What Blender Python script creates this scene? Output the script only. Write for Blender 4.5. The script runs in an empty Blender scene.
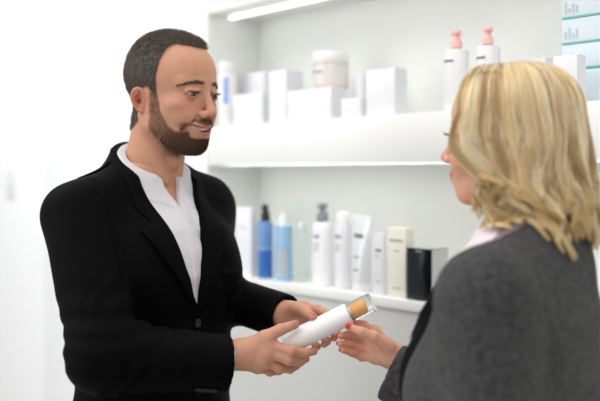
import bpy, bmesh, math, random
import numpy as np
from mathutils import Vector, Matrix

random.seed(7)
rng = np.random.default_rng(11)
SC = bpy.context.scene
COL = SC.collection

# ------------------------------------------------------------------ camera
CAM_H = 1.53            # eye height of the photographer
FPX = 870.0             # focal length in pixels of the 600x401 frame
HORIZON = 174.0         # image row of the horizon
cam = bpy.data.cameras.new('camera')
cam.sensor_fit = 'HORIZONTAL'
cam.sensor_width = 36.0
cam.lens = FPX / 600.0 * 36.0
cam.shift_y = -(200.5 - HORIZON) / 600.0
cam.clip_start = 0.05
cam.dof.use_dof = True
cam.dof.focus_distance = 1.50
cam.dof.aperture_fstop = 1.9
cam_o = bpy.data.objects.new('camera', cam)
cam_o.location = (0, 0, CAM_H)
cam_o.rotation_euler = (math.pi / 2, 0, 0)
COL.objects.link(cam_o)
SC.camera = cam_o

# ------------------------------------------------------------------ light
SC.view_settings.view_transform = 'Standard'
SC.view_settings.look = 'None'
SC.view_settings.gamma = 1.0
SC.view_settings.exposure = 0.0
SC.view_settings.use_curve_mapping = False
world = bpy.data.worlds.new('daylight')
SC.world = world
world.use_nodes = True
bg = world.node_tree.nodes['Background']
bg.inputs[0].default_value = (0.97, 0.985, 1.0, 1)
bg.inputs[1].default_value = 0.46

def area(name, loc, target, sx, sy, power, color=(1, 1, 1)):
    l = bpy.data.lights.new(name, 'AREA')
    l.shape = 'RECTANGLE'; l.size = sx; l.size_y = sy
    l.energy = power; l.color = color
    o = bpy.data.objects.new(name, l)
    o.location = loc
    d = Vector(target) - Vector(loc)
    o.rotation_euler = d.to_track_quat('-Z', 'Y').to_euler()
    COL.objects.link(o)
    return o
# shop window at left, an added light behind the photographer, the shop's ceiling panels
area('shop_window_light', (-2.4, 0.9, 1.75), (-0.3, 1.8, 1.35), 1.6, 1.7, 19, (0.97, 0.985, 1.0))
area('added_front_light', (0.2, -1.5, 2.6), (0.0, 1.7, 1.3), 2.6, 1.6, 22, (1.0, 0.985, 0.96))  # added, unseen; set high so the underside of the jaw shades
area('ceiling_panel_light', (-0.5, 1.0, 3.0), (-0.5, 1.3, 0), 2.4, 1.6, 23, (1.0, 0.99, 0.97))
area('ceiling_panel_light', (-2.0, 2.2, 3.0), (-2.0, 2.4, 0), 1.6, 1.6, 30, (1.0, 0.995, 0.99))

# ------------------------------------------------------------------ helpers
def lin(c):
    """sRGB 0-255 to linear"""
    out = []
    for v in c:
        v = v / 255.0
        out.append(v / 12.92 if v <= 0.04045 else ((v + 0.055) / 1.055) ** 2.4)
    return tuple(out)

def P(px, py, Y):
    """point at depth Y seen at pixel (px, py)"""
    return np.array([(px - 300.0) / FPX * Y, Y, CAM_H + (HORIZON - py) / FPX * Y])

MATS = {}
def mat(name, color, rough=0.5, spec=0.5, vary=0.0, vscale=20.0, bump=0.0, bscale=200.0, metal=0.0, trans=0.0,
        sss=0.0, sss_r=(1, .35, .2), sss_scale=0.01, attr=False, emit=0.0, coat=0.0, sheen=0.0, ior=1.45, stretch=None, alpha=1.0):
    if name in MATS:
        return MATS[name]
    m = bpy.data.materials.new(name); m.use_nodes = True
    nt = m.node_tree; b = nt.nodes['Principled BSDF']
    c = lin(color)
    b.inputs['Base Color'].default_value = (*c, 1)
    b.inputs['Roughness'].default_value = rough
    b.inputs['Specular IOR Level'].default_value = spec
    b.inputs['Metallic'].default_value = metal
    b.inputs['IOR'].default_value = ior
    b.inputs['Transmission Weight'].default_value = trans
    b.inputs['Coat Weight'].default_value = coat
    b.inputs['Sheen Weight'].default_value = sheen
    b.inputs['Alpha'].default_value = alpha
    if sss:
        b.inputs['Subsurface Weight'].default_value = sss
        b.inputs['Subsurface Radius'].default_value = sss_r
        b.inputs['Subsurface Scale'].default_value = sss_scale
    if emit:
        b.inputs['Emission Color'].default_value = (*c, 1)
        b.inputs['Emission Strength'].default_value = emit
    tc = nt.nodes.new('ShaderNodeTexCoord')
    vec = tc.outputs['Object']
    if stretch:
        mp = nt.nodes.new('ShaderNodeMapping'); mp.inputs['Scale'].default_value = stretch
        nt.links.new(vec, mp.inputs['Vector']); vec = mp.outputs['Vector']
    src = None
    if attr:
        a = nt.nodes.new('ShaderNodeAttribute'); a.attribute_name = 'Col'
        src = a.outputs['Color']
    if vary > 0:
        n = nt.nodes.new('ShaderNodeTexNoise'); n.inputs['Scale'].default_value = vscale
        n.inputs['Detail'].default_value = 4
        nt.links.new(vec, n.inputs['Vector'])
        mr = nt.nodes.new('ShaderNodeMapRange')
        mr.inputs[1].default_value = 0.25; mr.inputs[2].default_value = 0.75
        mr.inputs[3].default_value = 1 - vary; mr.inputs[4].default_value = 1 + vary
        nt.links.new(n.outputs['Fac'], mr.inputs[0])
        mx = nt.nodes.new('ShaderNodeVectorMath'); mx.operation = 'SCALE'
        if src is not None: nt.links.new(src, mx.inputs[0])
        else: mx.inputs[0].default_value = c
        nt.links.new(mr.outputs[0], mx.inputs['Scale'])
        src = mx.outputs[0]
    if src is not None:
        nt.links.new(src, b.inputs['Base Color'])
    if bump > 0:
        n2 = nt.nodes.new('ShaderNodeTexNoise'); n2.inputs['Scale'].default_value = bscale
        n2.inputs['Detail'].default_value = 3
        nt.links.new(vec, n2.inputs['Vector'])
        bp = nt.nodes.new('ShaderNodeBump'); bp.inputs['Strength'].default_value = bump
        bp.inputs['Distance'].default_value = 0.002
        nt.links.new(n2.outputs['Fac'], bp.inputs['Height'])
        nt.links.new(bp.outputs['Normal'], b.inputs['Normal'])
    MATS[name] = m
    return m

def tag(o, label=None, cat=None, group=None, kind=None):
    if label: o['label'] = label
    if cat: o['category'] = cat
    if group: o['group'] = group
    if kind: o['kind'] = kind
    return o

def empty(name, loc, rz=0.0):
    o = bpy.data.objects.new(name, None)
    o.location = loc; o.rotation_euler = (0, 0, rz); o.empty_display_size = 0.05
    COL.objects.link(o)
    return o

def link(name, me, material, parent=None, loc=None):
    o = bpy.data.objects.new(name, me)
    if material is not None and not me.materials:
        me.materials.append(material)
    COL.objects.link(o)
    if parent is not None: o.parent = parent
    if loc is not None: o.location = loc
    return o

def from_bm(name, bm, material, parent=None, loc=None, smooth=True, angle=40):
    me = bpy.data.meshes.new(name)
    bmesh.ops.recalc_face_normals(bm, faces=bm.faces)
    for f in bm.faces: f.smooth = smooth
    if smooth:
        for e in bm.edges:
            if len(e.link_faces) == 2 and e.calc_face_angle(0) > math.radians(angle): e.smooth = False
    bm.to_mesh(me); bm.free()
    return link(name, me, material, parent, loc)

def bm_box(bm, x0, x1, y0, y1, z0, z1, bevel=0.0, seg=2):
    r = bmesh.ops.create_cube(bm, size=1.0)
    vs = r['verts']
    for v in vs:
        v.co = Vector(((x0 + x1) / 2 + v.co.x * (x1 - x0), (y0 + y1) / 2 + v.co.y * (y1 - y0), (z0 + z1) / 2 + v.co.z * (z1 - z0)))
    if bevel > 0:
        es = list({e for v in vs for e in v.link_edges})
        bmesh.ops.bevel(bm, geom=es, offset=bevel, segments=seg, affect='EDGES', profile=0.5)

def box(name, x0, x1, y0, y1, z0, z1, material, parent=None, bevel=0.0, loc=None):
    bm = bmesh.new(); bm_box(bm, x0, x1, y0, y1, z0, z1, bevel)
    return from_bm(name, bm, material, parent, loc)

def bm_lathe(bm, prof, seg=32, sx=1.0, sy=1.0, cx=0, cy=0):
    rings = []
    for r, z in prof:
        if r <= 1e-6:
            rings.append([bm.verts.new((cx, cy, z))])
        else:
            rings.append([bm.verts.new((cx + r * sx * math.cos(2 * math.pi * k / seg), cy + r * sy * math.sin(2 * math.pi * k / seg), z)) for k in range(seg)])
    for a, b in zip(rings, rings[1:]):
        for k in range(seg):
            k2 = (k + 1) % seg
            if len(a) == 1 and len(b) == 1: continue
            if len(a) == 1: bm.faces.new((a[0], b[k], b[k2]))
            elif len(b) == 1: bm.faces.new((a[k], b[0], a[k2]))
            else: bm.faces.new((a[k], a[k2], b[k2], b[k]))
    for ring, rev in ((rings[0], True), (rings[-1], False)):
        if len(ring) > 1:
            bm.faces.new(ring[::-1] if rev else ring)

def lathe(name, prof, material, parent=None, loc=None, seg=32, sx=1.0, sy=1.0, angle=40):
    bm = bmesh.new(); bm_lathe(bm, prof, seg, sx, sy)
    return from_bm(name, bm, material, parent, loc, angle=angle)

def bm_tube(bm, pts, rads, seg=10):
    pts = [Vector(p) for p in pts]
    rings = []
    up = Vector((0, 0, 1))
    for i, p in enumerate(pts):
        t = (pts[min(i + 1, len(pts) - 1)] - pts[max(i - 1, 0)]).normalized()
        u = t.cross(up)
        if u.length < 1e-3: u = t.cross(Vector((1, 0, 0)))
        u.normalize(); v = t.cross(u)
        r = rads[i] if isinstance(rads, (list, tuple)) else rads
        rings.append([bm.verts.new(p + r * (math.cos(2 * math.pi * k / seg) * u + math.sin(2 * math.pi * k / seg) * v)) for k in range(seg)])
    for a, b in zip(rings, rings[1:]):
        for k in range(seg):
            bm.faces.new((a[k], a[(k + 1) % seg], b[(k + 1) % seg], b[k]))
    bm.faces.new(rings[0][::-1]); bm.faces.new(rings[-1])
# ------------------------------------------------------------------ the room
white_wall = mat('white_wall_paint', (246, 247, 247), 0.55, 0.3, vary=0.01, vscale=3, bump=0.02, bscale=300)
white_lam = mat('white_laminate', (244, 244, 242), 0.35, 0.4, vary=0.008, vscale=4)
niche_lam = mat('niche_white_laminate', (238, 240, 235), 0.45, 0.35, vary=0.01, vscale=4)
floor_m = mat('pale_floor_tile', (214, 212, 207), 0.35, 0.4, vary=0.05, vscale=4)
led_m = mat('led_diffuser', (255, 255, 250), 0.4, 0.2, emit=2.6)
led_lower_m = mat('led_diffuser_lower', (255, 255, 250), 0.4, 0.2, emit=5.2)
glass_edge = mat('green_glass_edge', (205, 232, 222), 0.12, 0.5, trans=0.35, ior=1.5)

# shelf frame: s runs along the cabinet (towards the right and nearer), d into the cabinet
EX = np.array([0.670, -0.742, 0.0]); EX /= np.linalg.norm(EX)
EN = np.array([-EX[1], EX[0], 0.0])          # into the wall
O0 = np.array([-0.131, 2.28, 0.0])
RZ = math.atan2(EX[1], EX[0])

def plane_hit(px, d=0.0):
    """s coordinate and depth where the pixel column meets the cabinet plane set back by d"""
    k = (px - 300.0) / FPX
    o = O0 + EN * d
    s = (k * o[1] - o[0]) / (EX[0] - k * EX[1])
    return s, o[1] + s * EX[1]

def shelf_empty(name, s, d, z):
    p = O0 + EX * s + EN * d
    return empty(name, (p[0], p[1], z), RZ)     # local x along the shelf, local y into it

S_L, _ = plane_hit(207.5)
Z_TOP = CAM_H + 0.4437
Z_US1 = CAM_H + 0.131
Z_US0 = CAM_H + 0.0236
Z_LS = CAM_H - 0.2725
DEPTH = 0.184
S_R = 1.75

fl = box('floor', -4, 4, -3.5, 5, -0.1, 0.0, floor_m); tag(fl, 'pale floor of the shop', 'floor', kind='structure')
# wall panels left of the cabinet; each panel stands proud with a fine joint between
wl = empty('wall_back', (O0[0], O0[1], 0), RZ)
tag(wl, 'bright white panelled wall left of the display niche', 'wall', kind='structure')
box('wall_core', -2.6, S_R + 1.2, DEPTH + 0.03, DEPTH + 0.15, 0, 3.0, white_wall, wl)
joints = [-2.4, plane_hit(45)[0], plane_hit(158)[0], S_L - 0.002]
for a, b in zip(joints, joints[1:]):
    box('wall_panel', a + 0.0012, b - 0.0012, 0.0, DEPTH + 0.03, 0.0, 3.0, white_wall, wl, bevel=0.001)

cab = empty('wall_niche', (O0[0], O0[1], 0), RZ)
tag(cab, 'built-in white display niche holding skincare products', 'niche', kind='structure')
box('side_panel', S_L - 0.002, S_L + 0.0, 0.002, DEPTH, Z_LS - 0.02, Z_TOP, niche_lam, cab)
box('back_panel', S_L, S_R, DEPTH, DEPTH + 0.03, Z_LS - 0.02, Z_TOP, niche_lam, cab)
box('top_panel', S_L, S_R, 0.0, DEPTH + 0.03, Z_TOP, 3.0, white_lam, cab, bevel=0.001)
us = shelf_empty('display_shelf', 0, 0, 0)
tag(us, 'thick white upper display shelf with a bright glass lower edge', 'shelf')
box('shelf_board', S_L + .0005, S_R, 0.0, DEPTH - .0005, Z_US0, Z_US1, white_lam, us, bevel=0.0015)
box('glass_trim', plane_hit(222)[0], S_R, -0.004, 0.008, Z_US0 - 0.004, Z_US0 - 0.0005, glass_edge, us)
box('light_strip', plane_hit(222)[0] + 0.01, S_R - 0.02, 0.012, 0.034, Z_US0 - 0.0035, Z_US0 - 0.0005, led_lower_m, us)
box('light_strip', S_L + 0.012, S_R - 0.02, 0.068, 0.078, Z_TOP - 0.006, Z_TOP - 0.0005, led_m, cab)
bc = shelf_empty('base_cabinet', 0, 0, 0)
tag(bc, 'base cabinet greyed as painted shade, whose white top is the lower display shelf', 'cabinet')
ls = box('lower_shelf', S_L + .0005, S_R, -0.004, DEPTH - .0005, Z_LS - 0.022, Z_LS, white_lam, bc, bevel=0.002)
S_B = plane_hit(150)[0]
base_m = mat('shade_grey_laminate', (206, 206, 203), 0.4, 0.35, vary=0.01, vscale=4)  # grey stands in for the weaker light and shadow low down
S_J = plane_hit(480)[0]
for a_, b_ in ((S_L, S_J), (S_J, S_R)):
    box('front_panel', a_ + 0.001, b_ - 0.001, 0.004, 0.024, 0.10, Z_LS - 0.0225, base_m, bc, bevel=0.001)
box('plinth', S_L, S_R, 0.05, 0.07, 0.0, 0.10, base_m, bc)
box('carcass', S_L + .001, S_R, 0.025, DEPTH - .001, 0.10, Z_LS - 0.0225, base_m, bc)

# pale switch at the far left
sx, sY = plane_hit(14)
sw = shelf_empty('wall_switch', plane_hit(12)[0], 0.0, CAM_H - 0.04)
sw_m = mat('switch_plastic', (232, 232, 232), 0.4, 0.4)
box('plate', -0.028, 0.028, -0.010, -0.0002, -0.055, 0.055, sw_m, sw, bevel=0.003)
box('rocker', -0.016, 0.016, -0.014, -0.010, -0.034, 0.034, sw_m, sw, bevel=0.002)
tag(sw, 'pale grey upright switch plate on the white wall', 'switch')

# ------------------------------------------------------------------ products
paper = mat('white_carton', (240, 240, 242), 0.55, 0.3)
paper_l = mat('lilac_white_carton', (232, 231, 237), 0.5, 0.35)
paper_g = mat('shaded_carton_side', (228, 230, 232), 0.45, 0.4)  # greyed copy of the white carton, shade painted on the sides
cream = mat('cream_carton', (243, 239, 225), 0.5, 0.35)
black_c = mat('gloss_black_carton', (14, 18, 26), 0.18, 0.5, vary=0.5, vscale=40)
silver_c = mat('silver_grey_carton', (190, 192, 191), 0.4, 0.45)
ink = mat('grey_ink', (165, 166, 172), 0.6, 0.2)
ink_d = mat('dark_grey_ink', (120, 122, 130), 0.6, 0.2)
ink_v = mat('violet_grey_ink', (168, 168, 190), 0.6, 0.2)
white_pl = mat('white_plastic', (243, 243, 243), 0.3, 0.5)
white_pl2 = mat('pearl_white_plastic', (238, 238, 242), 0.25, 0.5)
blue_liq = mat('clear_blue_liquid', (72, 128, 214), 0.15, 0.5, trans=0.25)
blue_liq2 = mat('pale_blue_layer', (128, 170, 226), 0.15, 0.5, trans=0.25)
ltblue = mat('light_blue_plastic', (160, 204, 236), 0.25, 0.5, trans=0.12)
black_pl = mat('black_plastic', (26, 28, 34), 0.35, 0.5)
grey_pl = mat('grey_plastic', (140, 146, 152), 0.35, 0.5)
pink_pl = mat('pink_plastic', (250, 196, 190), 0.35, 0.5)
gold_m = mat('dull_gold_ring', (140, 130, 110), 0.3, 0.5, metal=0.6)
clear_m = mat('clear_pale_plastic', (240, 249, 247), 0.06, 0.5, trans=0.95, ior=1.12)
stripe_b = mat('blue_ink', (70, 130, 222), 0.5, 0.3)
teal_ink = mat('teal_ink', (120, 196, 184), 0.5, 0.3)
pale_bl = mat('pale_blue_carton', (224, 234, 240), 0.5, 0.35)
peach = mat('peach_cream', (244, 208, 184), 0.4, 0.4)

def dashes(parent, name, x0, z, w, h, y, material, n=4, gap=0.25, s=1):
    """a short row of printed letters too small to read, as flat ink on the front face"""
    r = random.Random(int(abs(x0) * 9999 + z * 7777) + n)
    bm = bmesh.new()
    ws = [0.6 + r.random() for _ in range(n)]
    tot = sum(ws) + gap * (n - 1); x = x0
    for q in ws:
        bm_box(bm, x, x + w * q / tot, y - 0.0002, y + 0.0001, z, z + h * (0.75 + 0.25 * r.random()))
        x += w * (q + gap) / tot
    return from_bm(name, bm, material, parent, smooth=False)

def carton(name, px0, px1, px2, py, zb, d, m, label, cat='box', group=None, side_m=None, txt=None, zt=None):
    """upright carton: front left/right and side right pixel columns, top pixel row, shelf height, set-back"""
    s0, Y0 = plane_hit(px0, d)
    s1, Y1 = plane_hit(px1, d)
    z1 = zt if zt is not None else CAM_H + (HORIZON - py) / FPX * Y1
    k = (px2 - 300.0) / FPX
    f = O0 + EN * d + EX * s1
    dep = (k * f[1] - f[0]) / (EN[0] - k * EN[1])
    dep = max(0.015, min(dep, DEPTH - d - 0.004))
    w = s1 - s0
    o = shelf_empty(name, (s0 + s1) / 2, d, zb)
    h = z1 - zb
    box('carton_body', -w / 2, w / 2, 0, dep, 0.0, h, m, o, bevel=0.0008)
    # the tuck flap at the top and a side sheet, often darkened as painted shade
    box('top_flap', -w / 2 + 0.001, w / 2 - 0.001, 0.001, dep - 0.001, h, h + 0.0006, side_m or m, o)
    if side_m is not None:
        box('side_tone', w / 2, w / 2 + 0.0004, 0.001, dep - 0.001, 0.001, h - 0.001, side_m, o)
    if txt:
        for (fx, fz, fw, fh, n, mm) in txt:
            dashes(o, 'print', -w / 2 + fx * w, fz * h, fw * w, fh, -0.0002, mm, n)
    tag(o, label, cat, group)
    return o, w, dep, h

def rnd(name, pxc, pxr, d, zb, label, cat):
    """round thing: centre pixel column, half width in pixels, set-back of its axis"""
    s, Y = plane_hit(pxc, d)
    o = shelf_empty(name, s, d, zb)
    tag(o, label, cat)
    return o, pxr * Y / FPX, Y

def zat(py, Y): return CAM_H + (HORIZON - py) / FPX * Y

# --- lower shelf
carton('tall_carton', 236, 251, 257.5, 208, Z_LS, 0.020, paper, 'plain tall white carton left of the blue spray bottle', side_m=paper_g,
       txt=[(.2, .7, .5, .003, 3, ink)])

o, r, Y = rnd('spray_bottle', 265.5, 7.6, 0.035, Z_LS, 'clear blue bottle with black spray cap on the lower shelf', 'bottle')
h = zat(221, Y) - Z_LS
lathe('bottle_body', [(0, .001), (r * .94, .001), (r, .004), (r, h * .50), (r, h * .515)], blue_liq, o)
lathe('upper_body', [(0, h * .516), (r, h * .516), (r, h * .94), (r * .93, h * .975), (r * .55, h), (0, h)], blue_liq2, o)
lathe('waist_line', [(r * 1.01, h * .505), (r * 1.015, h * .51), (r * 1.015, h * .52), (r * 1.01, h * .525)], mat('pale_print', (190, 212, 240), .4, .4), o)
hc = zat(204, Y) - Z_LS
lathe('spray_cap', [(0, h), (r * .62, h), (r * .64, h + .004), (r * .58, h + (hc - h) * .45), (r * .40, h + (hc - h) * .62), (r * .34, hc - .004), (r * .30, hc - .001), (0, hc)], black_pl, o)
box('nozzle', -.006, .004, -r * .55, -r * .2, hc - .014, hc - .006, black_pl, o, bevel=.001)

o, r, Y = rnd('lotion_bottle', 283.5, 10.5, 0.035, Z_LS, 'light blue bottle with white cap and white front label', 'bottle')
h = zat(227, Y) - Z_LS
lathe('bottle_body', [(0, .001), (r * .95, .001), (r, .004), (r, h * .95), (r * .96, h * .985), (r * .8, h), (0, h)], ltblue, o, sy=.75)
hc = zat(214, Y) - Z_LS
lathe('cap', [(0, h), (r * .45, h), (r * .45, hc - .012), (r * .36, hc - .010), (r * .36, hc - .002), (r * .32, hc), (0, hc)], white_pl, o)
lathe('collar', [(0, h - .004), (r * .85, h - .004), (r * 1.02, h - .002), (r * 1.02, h + .002), (r * .8, h + .003), (0, h + .003)], ltblue, o, sy=.75)
bm = bmesh.new()
n = 10
vs = []
for k in range(n + 1):
    a = -math.pi / 2 + (-.02 + 1.10 * k / n)
    vs.append((bm.verts.new((r * 1.012 * math.cos(a), .75 * r * 1.03 * math.sin(a), h * .10)), bm.verts.new((r * 1.012 * math.cos(a), .75 * r * 1.03 * math.sin(a), h * .58))))
for a, b in zip(vs, vs[1:]): bm.faces.new((a[0], b[0], b[1], a[1]))
bmesh.ops.solidify(bm, geom=bm.faces[:], thickness=.0006)
from_bm('label_sticker', bm, paper, o)

o, r, Y = rnd('clear_bottle', 301.5, 6.5, 0.055, Z_LS, 'colourless clear bottle between the light blue bottle and grey pump bottle', 'bottle')
h = zat(228, Y) - Z_LS
lathe('bottle_body', [(0, .001), (r * .95, .001), (r, .004), (r, h * .92), (r * .8, h * .98), (r * .5, h), (0, h)], clear_m, o)
lathe('cap', [(0, h), (r * .5, h), (r * .5, h + .012), (r * .45, h + .014), (0, h + .014)], mat('frosted_cap', (232, 240, 238), .4, .4), o)

def rounded_bottle(o, r, h, m, sy=.72, shoulder=.9):
    lathe('bottle_body', [(0, .001), (r * .93, .001), (r * .99, .004), (r, .010), (r * .985, h * .5), (r * .95, h * shoulder), (r * .88, h * (shoulder + .05)), (r * .55, h * .985), (r * .40, h), (0, h)], m, o, sy=sy, seg=40)

o, r, Y = rnd('pump_bottle', 322.5, 12.5, 0.040, Z_LS, 'white pump bottle with a grey pump head on the lower shelf', 'bottle')
h = zat(221, Y) - Z_LS
rounded_bottle(o, r, h, white_pl, .62)
hc = zat(203, Y) - Z_LS
lathe('pump_collar', [(0, h), (r * .46, h), (r * .48, h + .004), (r * .46, h + (hc - h) * .45), (r * .42, h + (hc - h) * .5), (0, h + (hc - h) * .5)], grey_pl, o)
bm = bmesh.new()
bm_lathe(bm, [(0, h + (hc - h) * .5), (r * .22, h + (hc - h) * .5), (r * .22, h + (hc - h) * .65), (r * .40, h + (hc - h) * .72), (r * .42, hc - .003), (r * .36, hc), (0, hc)])
bm_tube(bm, [(0, 0, hc - .006), (.006, -.016, hc - .006), (.007, -.020, hc - .010)], [.005, .0045, .0035])
from_bm('pump_head', bm, grey_pl, o)
dashes(o, 'print', -r * .45, h * .74, r * .7, .009, -r * .62 * .985 - .0006, ink_v, 4)
for q in range(3): dashes(o, 'print', -r * .45, h * (.64 - q * .05), r * (.75 - .1 * q), .003, -r * .62 * .985 - .0006, ink_v, 5)

o, r, Y = rnd('lotion_bottle', 343.5, 9.3, 0.038, Z_LS, 'slim white bottle with a domed white cap beside the tube', 'bottle')
h = zat(222, Y) - Z_LS
rounded_bottle(o, r, h, white_pl2, .8, .95)
hc = zat(211.5, Y) - Z_LS
lathe('cap', [(0, h - .002), (r * .72, h - .002), (r * .74, h + .004), (r * .70, hc - .006), (r * .5, hc - .001), (0, hc)], white_pl, o)
dashes(o, 'print', -r * .5, h * .76, r * .85, .010, -r * .8 * .99 - .0006, ink_v, 4)
for q in range(2): dashes(o, 'print', -r * .5, h * (.64 - q * .06), r * .8, .003, -r * .8 * .99 - .0006, ink_v, 5)

o, r, Y = rnd('cream_tube', 362.5, 12.0, 0.034, Z_LS, 'white squeeze tube with flat crimped top standing on its cap', 'tube')
h = zat(216.5, Y) - Z_LS
bm = bmesh.new()
rings = []
for k in range(13):
    t = k / 12
    wx = r * (.72 + .36 * t); wy = r * (.70 * (1 - t ** 1.6) + .04)
    z = .014 + (h - .014) * t
    rings.append([bm.verts.new((wx * math.cos(2 * math.pi * q / 32), wy * math.sin(2 * math.pi * q / 32), z)) for q in range(32)])
for a, b in zip(rings, rings[1:]):
    for q in range(32): bm.faces.new((a[q], a[(q + 1) % 32], b[(q + 1) % 32], b[q]))
bm.faces.new(rings[0][::-1]); bm.faces.new(rings[-1])
from_bm('tube_body', bm, mat('silver_white_tube', (236, 237, 240), .22, .6, metal=.1), o)
box('crimp', -r * 1.09, r * 1.09, -.0016, .0016, h - .010, h + .002, white_pl, o, bevel=.0006)
lathe('cap', [(0, .0005), (r * .74, .0005), (r * .76, .003), (r * .74, .018), (0, .018)], white_pl, o)
dashes(o, 'print', -r * .55, h * .72, r * .95, .010, -r * .40, ink_d, 4)
for zf in (.45, .28): dashes(o, 'print', -r * .45, h * zf, r * .6, .004, -r * (.60 if zf > .4 else .69), ink_d, 4)

carton('small_carton', 373.5, 383.0, 387.5, 234, Z_LS, 0.022, paper_l, 'slim white carton between the tube and the cream carton', side_m=paper,
       txt=[(.2, .70, .6, .007, 4, ink_d), (.2, .62, .4, .003, 3, ink), (.25, .2, .5, .003, 4, ink)])
carton('cream_carton', 388, 405.5, 414, 228.5, Z_LS, 0.018, cream, 'tall cream coloured carton next to the black box', side_m=mat('shaded_cream_side', (234, 229, 210), .5, .35),  # side is the cream darkened as painted shade
       txt=[(.12, .80, .72, .006, 6, mat('tan_ink', (176, 164, 136), .6, .2)), (.3, .66, .35, .003, 4, ink), (.25, .12, .5, .003, 5, ink)])
carton('black_carton', 407, 431.5, 448.5, 249.5, Z_LS, 0.012, black_c, 'glossy black carton with a silver grey side', side_m=silver_c,
       txt=[(.36, .93, .22, .004, 4, ink)])

# --- upper shelf
o, r, Y = rnd('striped_tube', 227.3, 9.3, 0.035, Z_US1, 'white cylinder with a column of short blue stripes', 'bottle')
h = zat(62, Y) - Z_US1
lathe('bottle_body', [(0, .001), (r * .97, .001), (r, .003), (r, h * .80), (r * .985, h * .805), (0, h * .805)], white_pl, o)
lathe('cap', [(0, h * .806), (r * .99, h * .806), (r, h * .81), (r, h - .006), (r * .94, h - .001), (0, h)], white_pl2, o)
bm = bmesh.new()
for q in range(6):
    z0 = h * (.36 + .068 * q)
    vs = []
    for k in range(6):
        a = -math.pi / 2 + (.45 + .62 * k / 5)
        vs.append([bm.verts.new((rr * math.cos(a), rr * math.sin(a), z)) for rr, z in ((r * 1.004, z0), (r * 1.004, z0 + h * .042), (r * 1.012, z0 + h * .042), (r * 1.012, z0))])
    for a, b in zip(vs, vs[1:]):
        for k in range(4): bm.faces.new((a[k], b[k], b[(k + 1) % 4], a[(k + 1) % 4]))
    bm.faces.new(vs[0]); bm.faces.new(vs[-1][::-1])
so = from_bm('blue_stripes', bm, stripe_b, o, smooth=False)

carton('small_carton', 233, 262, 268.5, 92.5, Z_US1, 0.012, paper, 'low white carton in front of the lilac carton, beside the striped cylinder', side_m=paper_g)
carton('lilac_carton', 240, 264, 270, 71.5, Z_US1, 0.085, paper_l, 'pale lilac carton standing behind the low white carton', side_m=paper)
carton('wide_carton', 269, 286, 303, 69.5, Z_US1, 0.020, paper, 'tall white carton left of the cream jar', side_m=paper_l)
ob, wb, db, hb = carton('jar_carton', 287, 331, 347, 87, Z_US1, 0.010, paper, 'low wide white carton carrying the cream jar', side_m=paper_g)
s, Yj = plane_hit(330.5, 0.055)
jar = shelf_empty('cream_jar', s, 0.055, Z_US1 + hb + 0.0007)
tag(jar, 'round clear walled cream jar with white lid standing on a carton', 'jar')
rj = 18.3 * Yj / FPX
ht = zat(53.5, Yj) - (Z_US1 + hb)
lathe('jar_body', [(0, .0), (rj * .92, .0), (rj * .98, .003), (rj, .008), (rj, ht * .66), (rj * .96, ht * .68), (0, ht * .68)], mat('jar_shell', (248, 243, 238), .15, .5, trans=.15, coat=.3), jar)
lathe('cream_fill', [(rj * .9, .004), (rj * 1.006, .006), (rj * 1.006, ht * .10), (rj * .9, ht * .11)], peach, jar)
lathe('lid', [(0, ht * .69), (rj * .97, ht * .69), (rj * 1.0, ht * .71), (rj * 1.0, ht * .95), (rj * .95, ht), (0, ht)], white_pl, jar)
lathe('lid_ring', [(rj * .95, ht * .68), (rj * 1.01, ht * .68), (rj * 1.01, ht * .70), (rj * .95, ht * .70)], peach, jar)
dashes(jar, 'print', -rj * .35, ht * .42, rj * .7, .005, -rj * 1.0 - .0006, ink, 5)

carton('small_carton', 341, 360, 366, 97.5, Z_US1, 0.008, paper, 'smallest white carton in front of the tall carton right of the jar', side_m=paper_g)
carton('slim_carton', 351.5, 362, 370, 73, Z_US1, 0.075, paper_l, 'slim white carton half hidden behind the tall right carton', side_m=paper)
carton('tall_carton', 366, 394.5, 407, 67.5, Z_US1, 0.020, paper, 'tall white carton with shade-toned side right of the cream jar', side_m=paper_g)

def pump(pxc, pyt, pys, d, label, hw):
    o, r, Y = rnd('pump_bottle', pxc, hw, d, Z_US1, label, 'bottle')
    h = zat(pys, Y) - Z_US1; ht = zat(pyt, Y) - Z_US1
    lathe('bottle_body', [(0, .001), (r * .96, .001), (r, .004), (r, h * .96), (r * .97, h * .99), (r * .9, h), (0, h)], white_pl, o)
    lathe('neck_ring', [(0, h), (r * .40, h), (r * .40, h + .004), (0, h + .004)], gold_m, o)
    e = ht - h
    bm = bmesh.new()
    bm_lathe(bm, [(0, h + .004), (r * .46, h + .004), (r * .48, h + .008), (r * .46, h + e * .40), (r * .30, h + e * .50), (r * .26, h + e * .70), (r * .40, h + e * .78), (r * .42, h + e * .94), (r * .3, ht), (0, ht)])
    bm_tube(bm, [(0, 0, ht - .006), (.012, -.012, ht - .006), (.018, -.018, ht - .009)], [.005, .0045, .0035])
    from_bm('pump_head', bm, pink_pl, o)
    dashes(o, 'print', -r * .42, h * .79, r * .85, .005, -r * 1.0 - .0004, ink_d, 6)
    return o
pump(456.5, 30, 50, 0.045, 'left white bottle with a pink pump on the upper shelf', 12.5)
pump(488.0, 27, 46.5, 0.040, 'right white bottle with pink pump just above the blonde hair', 12.3)
carton('lilac_carton', 531, 545, 556, 57, Z_US1, 0.060, paper_l, 'lilac white carton half hidden behind the blonde hair', side_m=paper_l)
carton('wide_carton', 553, 577, 586, 54, Z_US1, 0.020, paper, 'wide white carton above the blonde hair at the right', side_m=paper_l)
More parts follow.
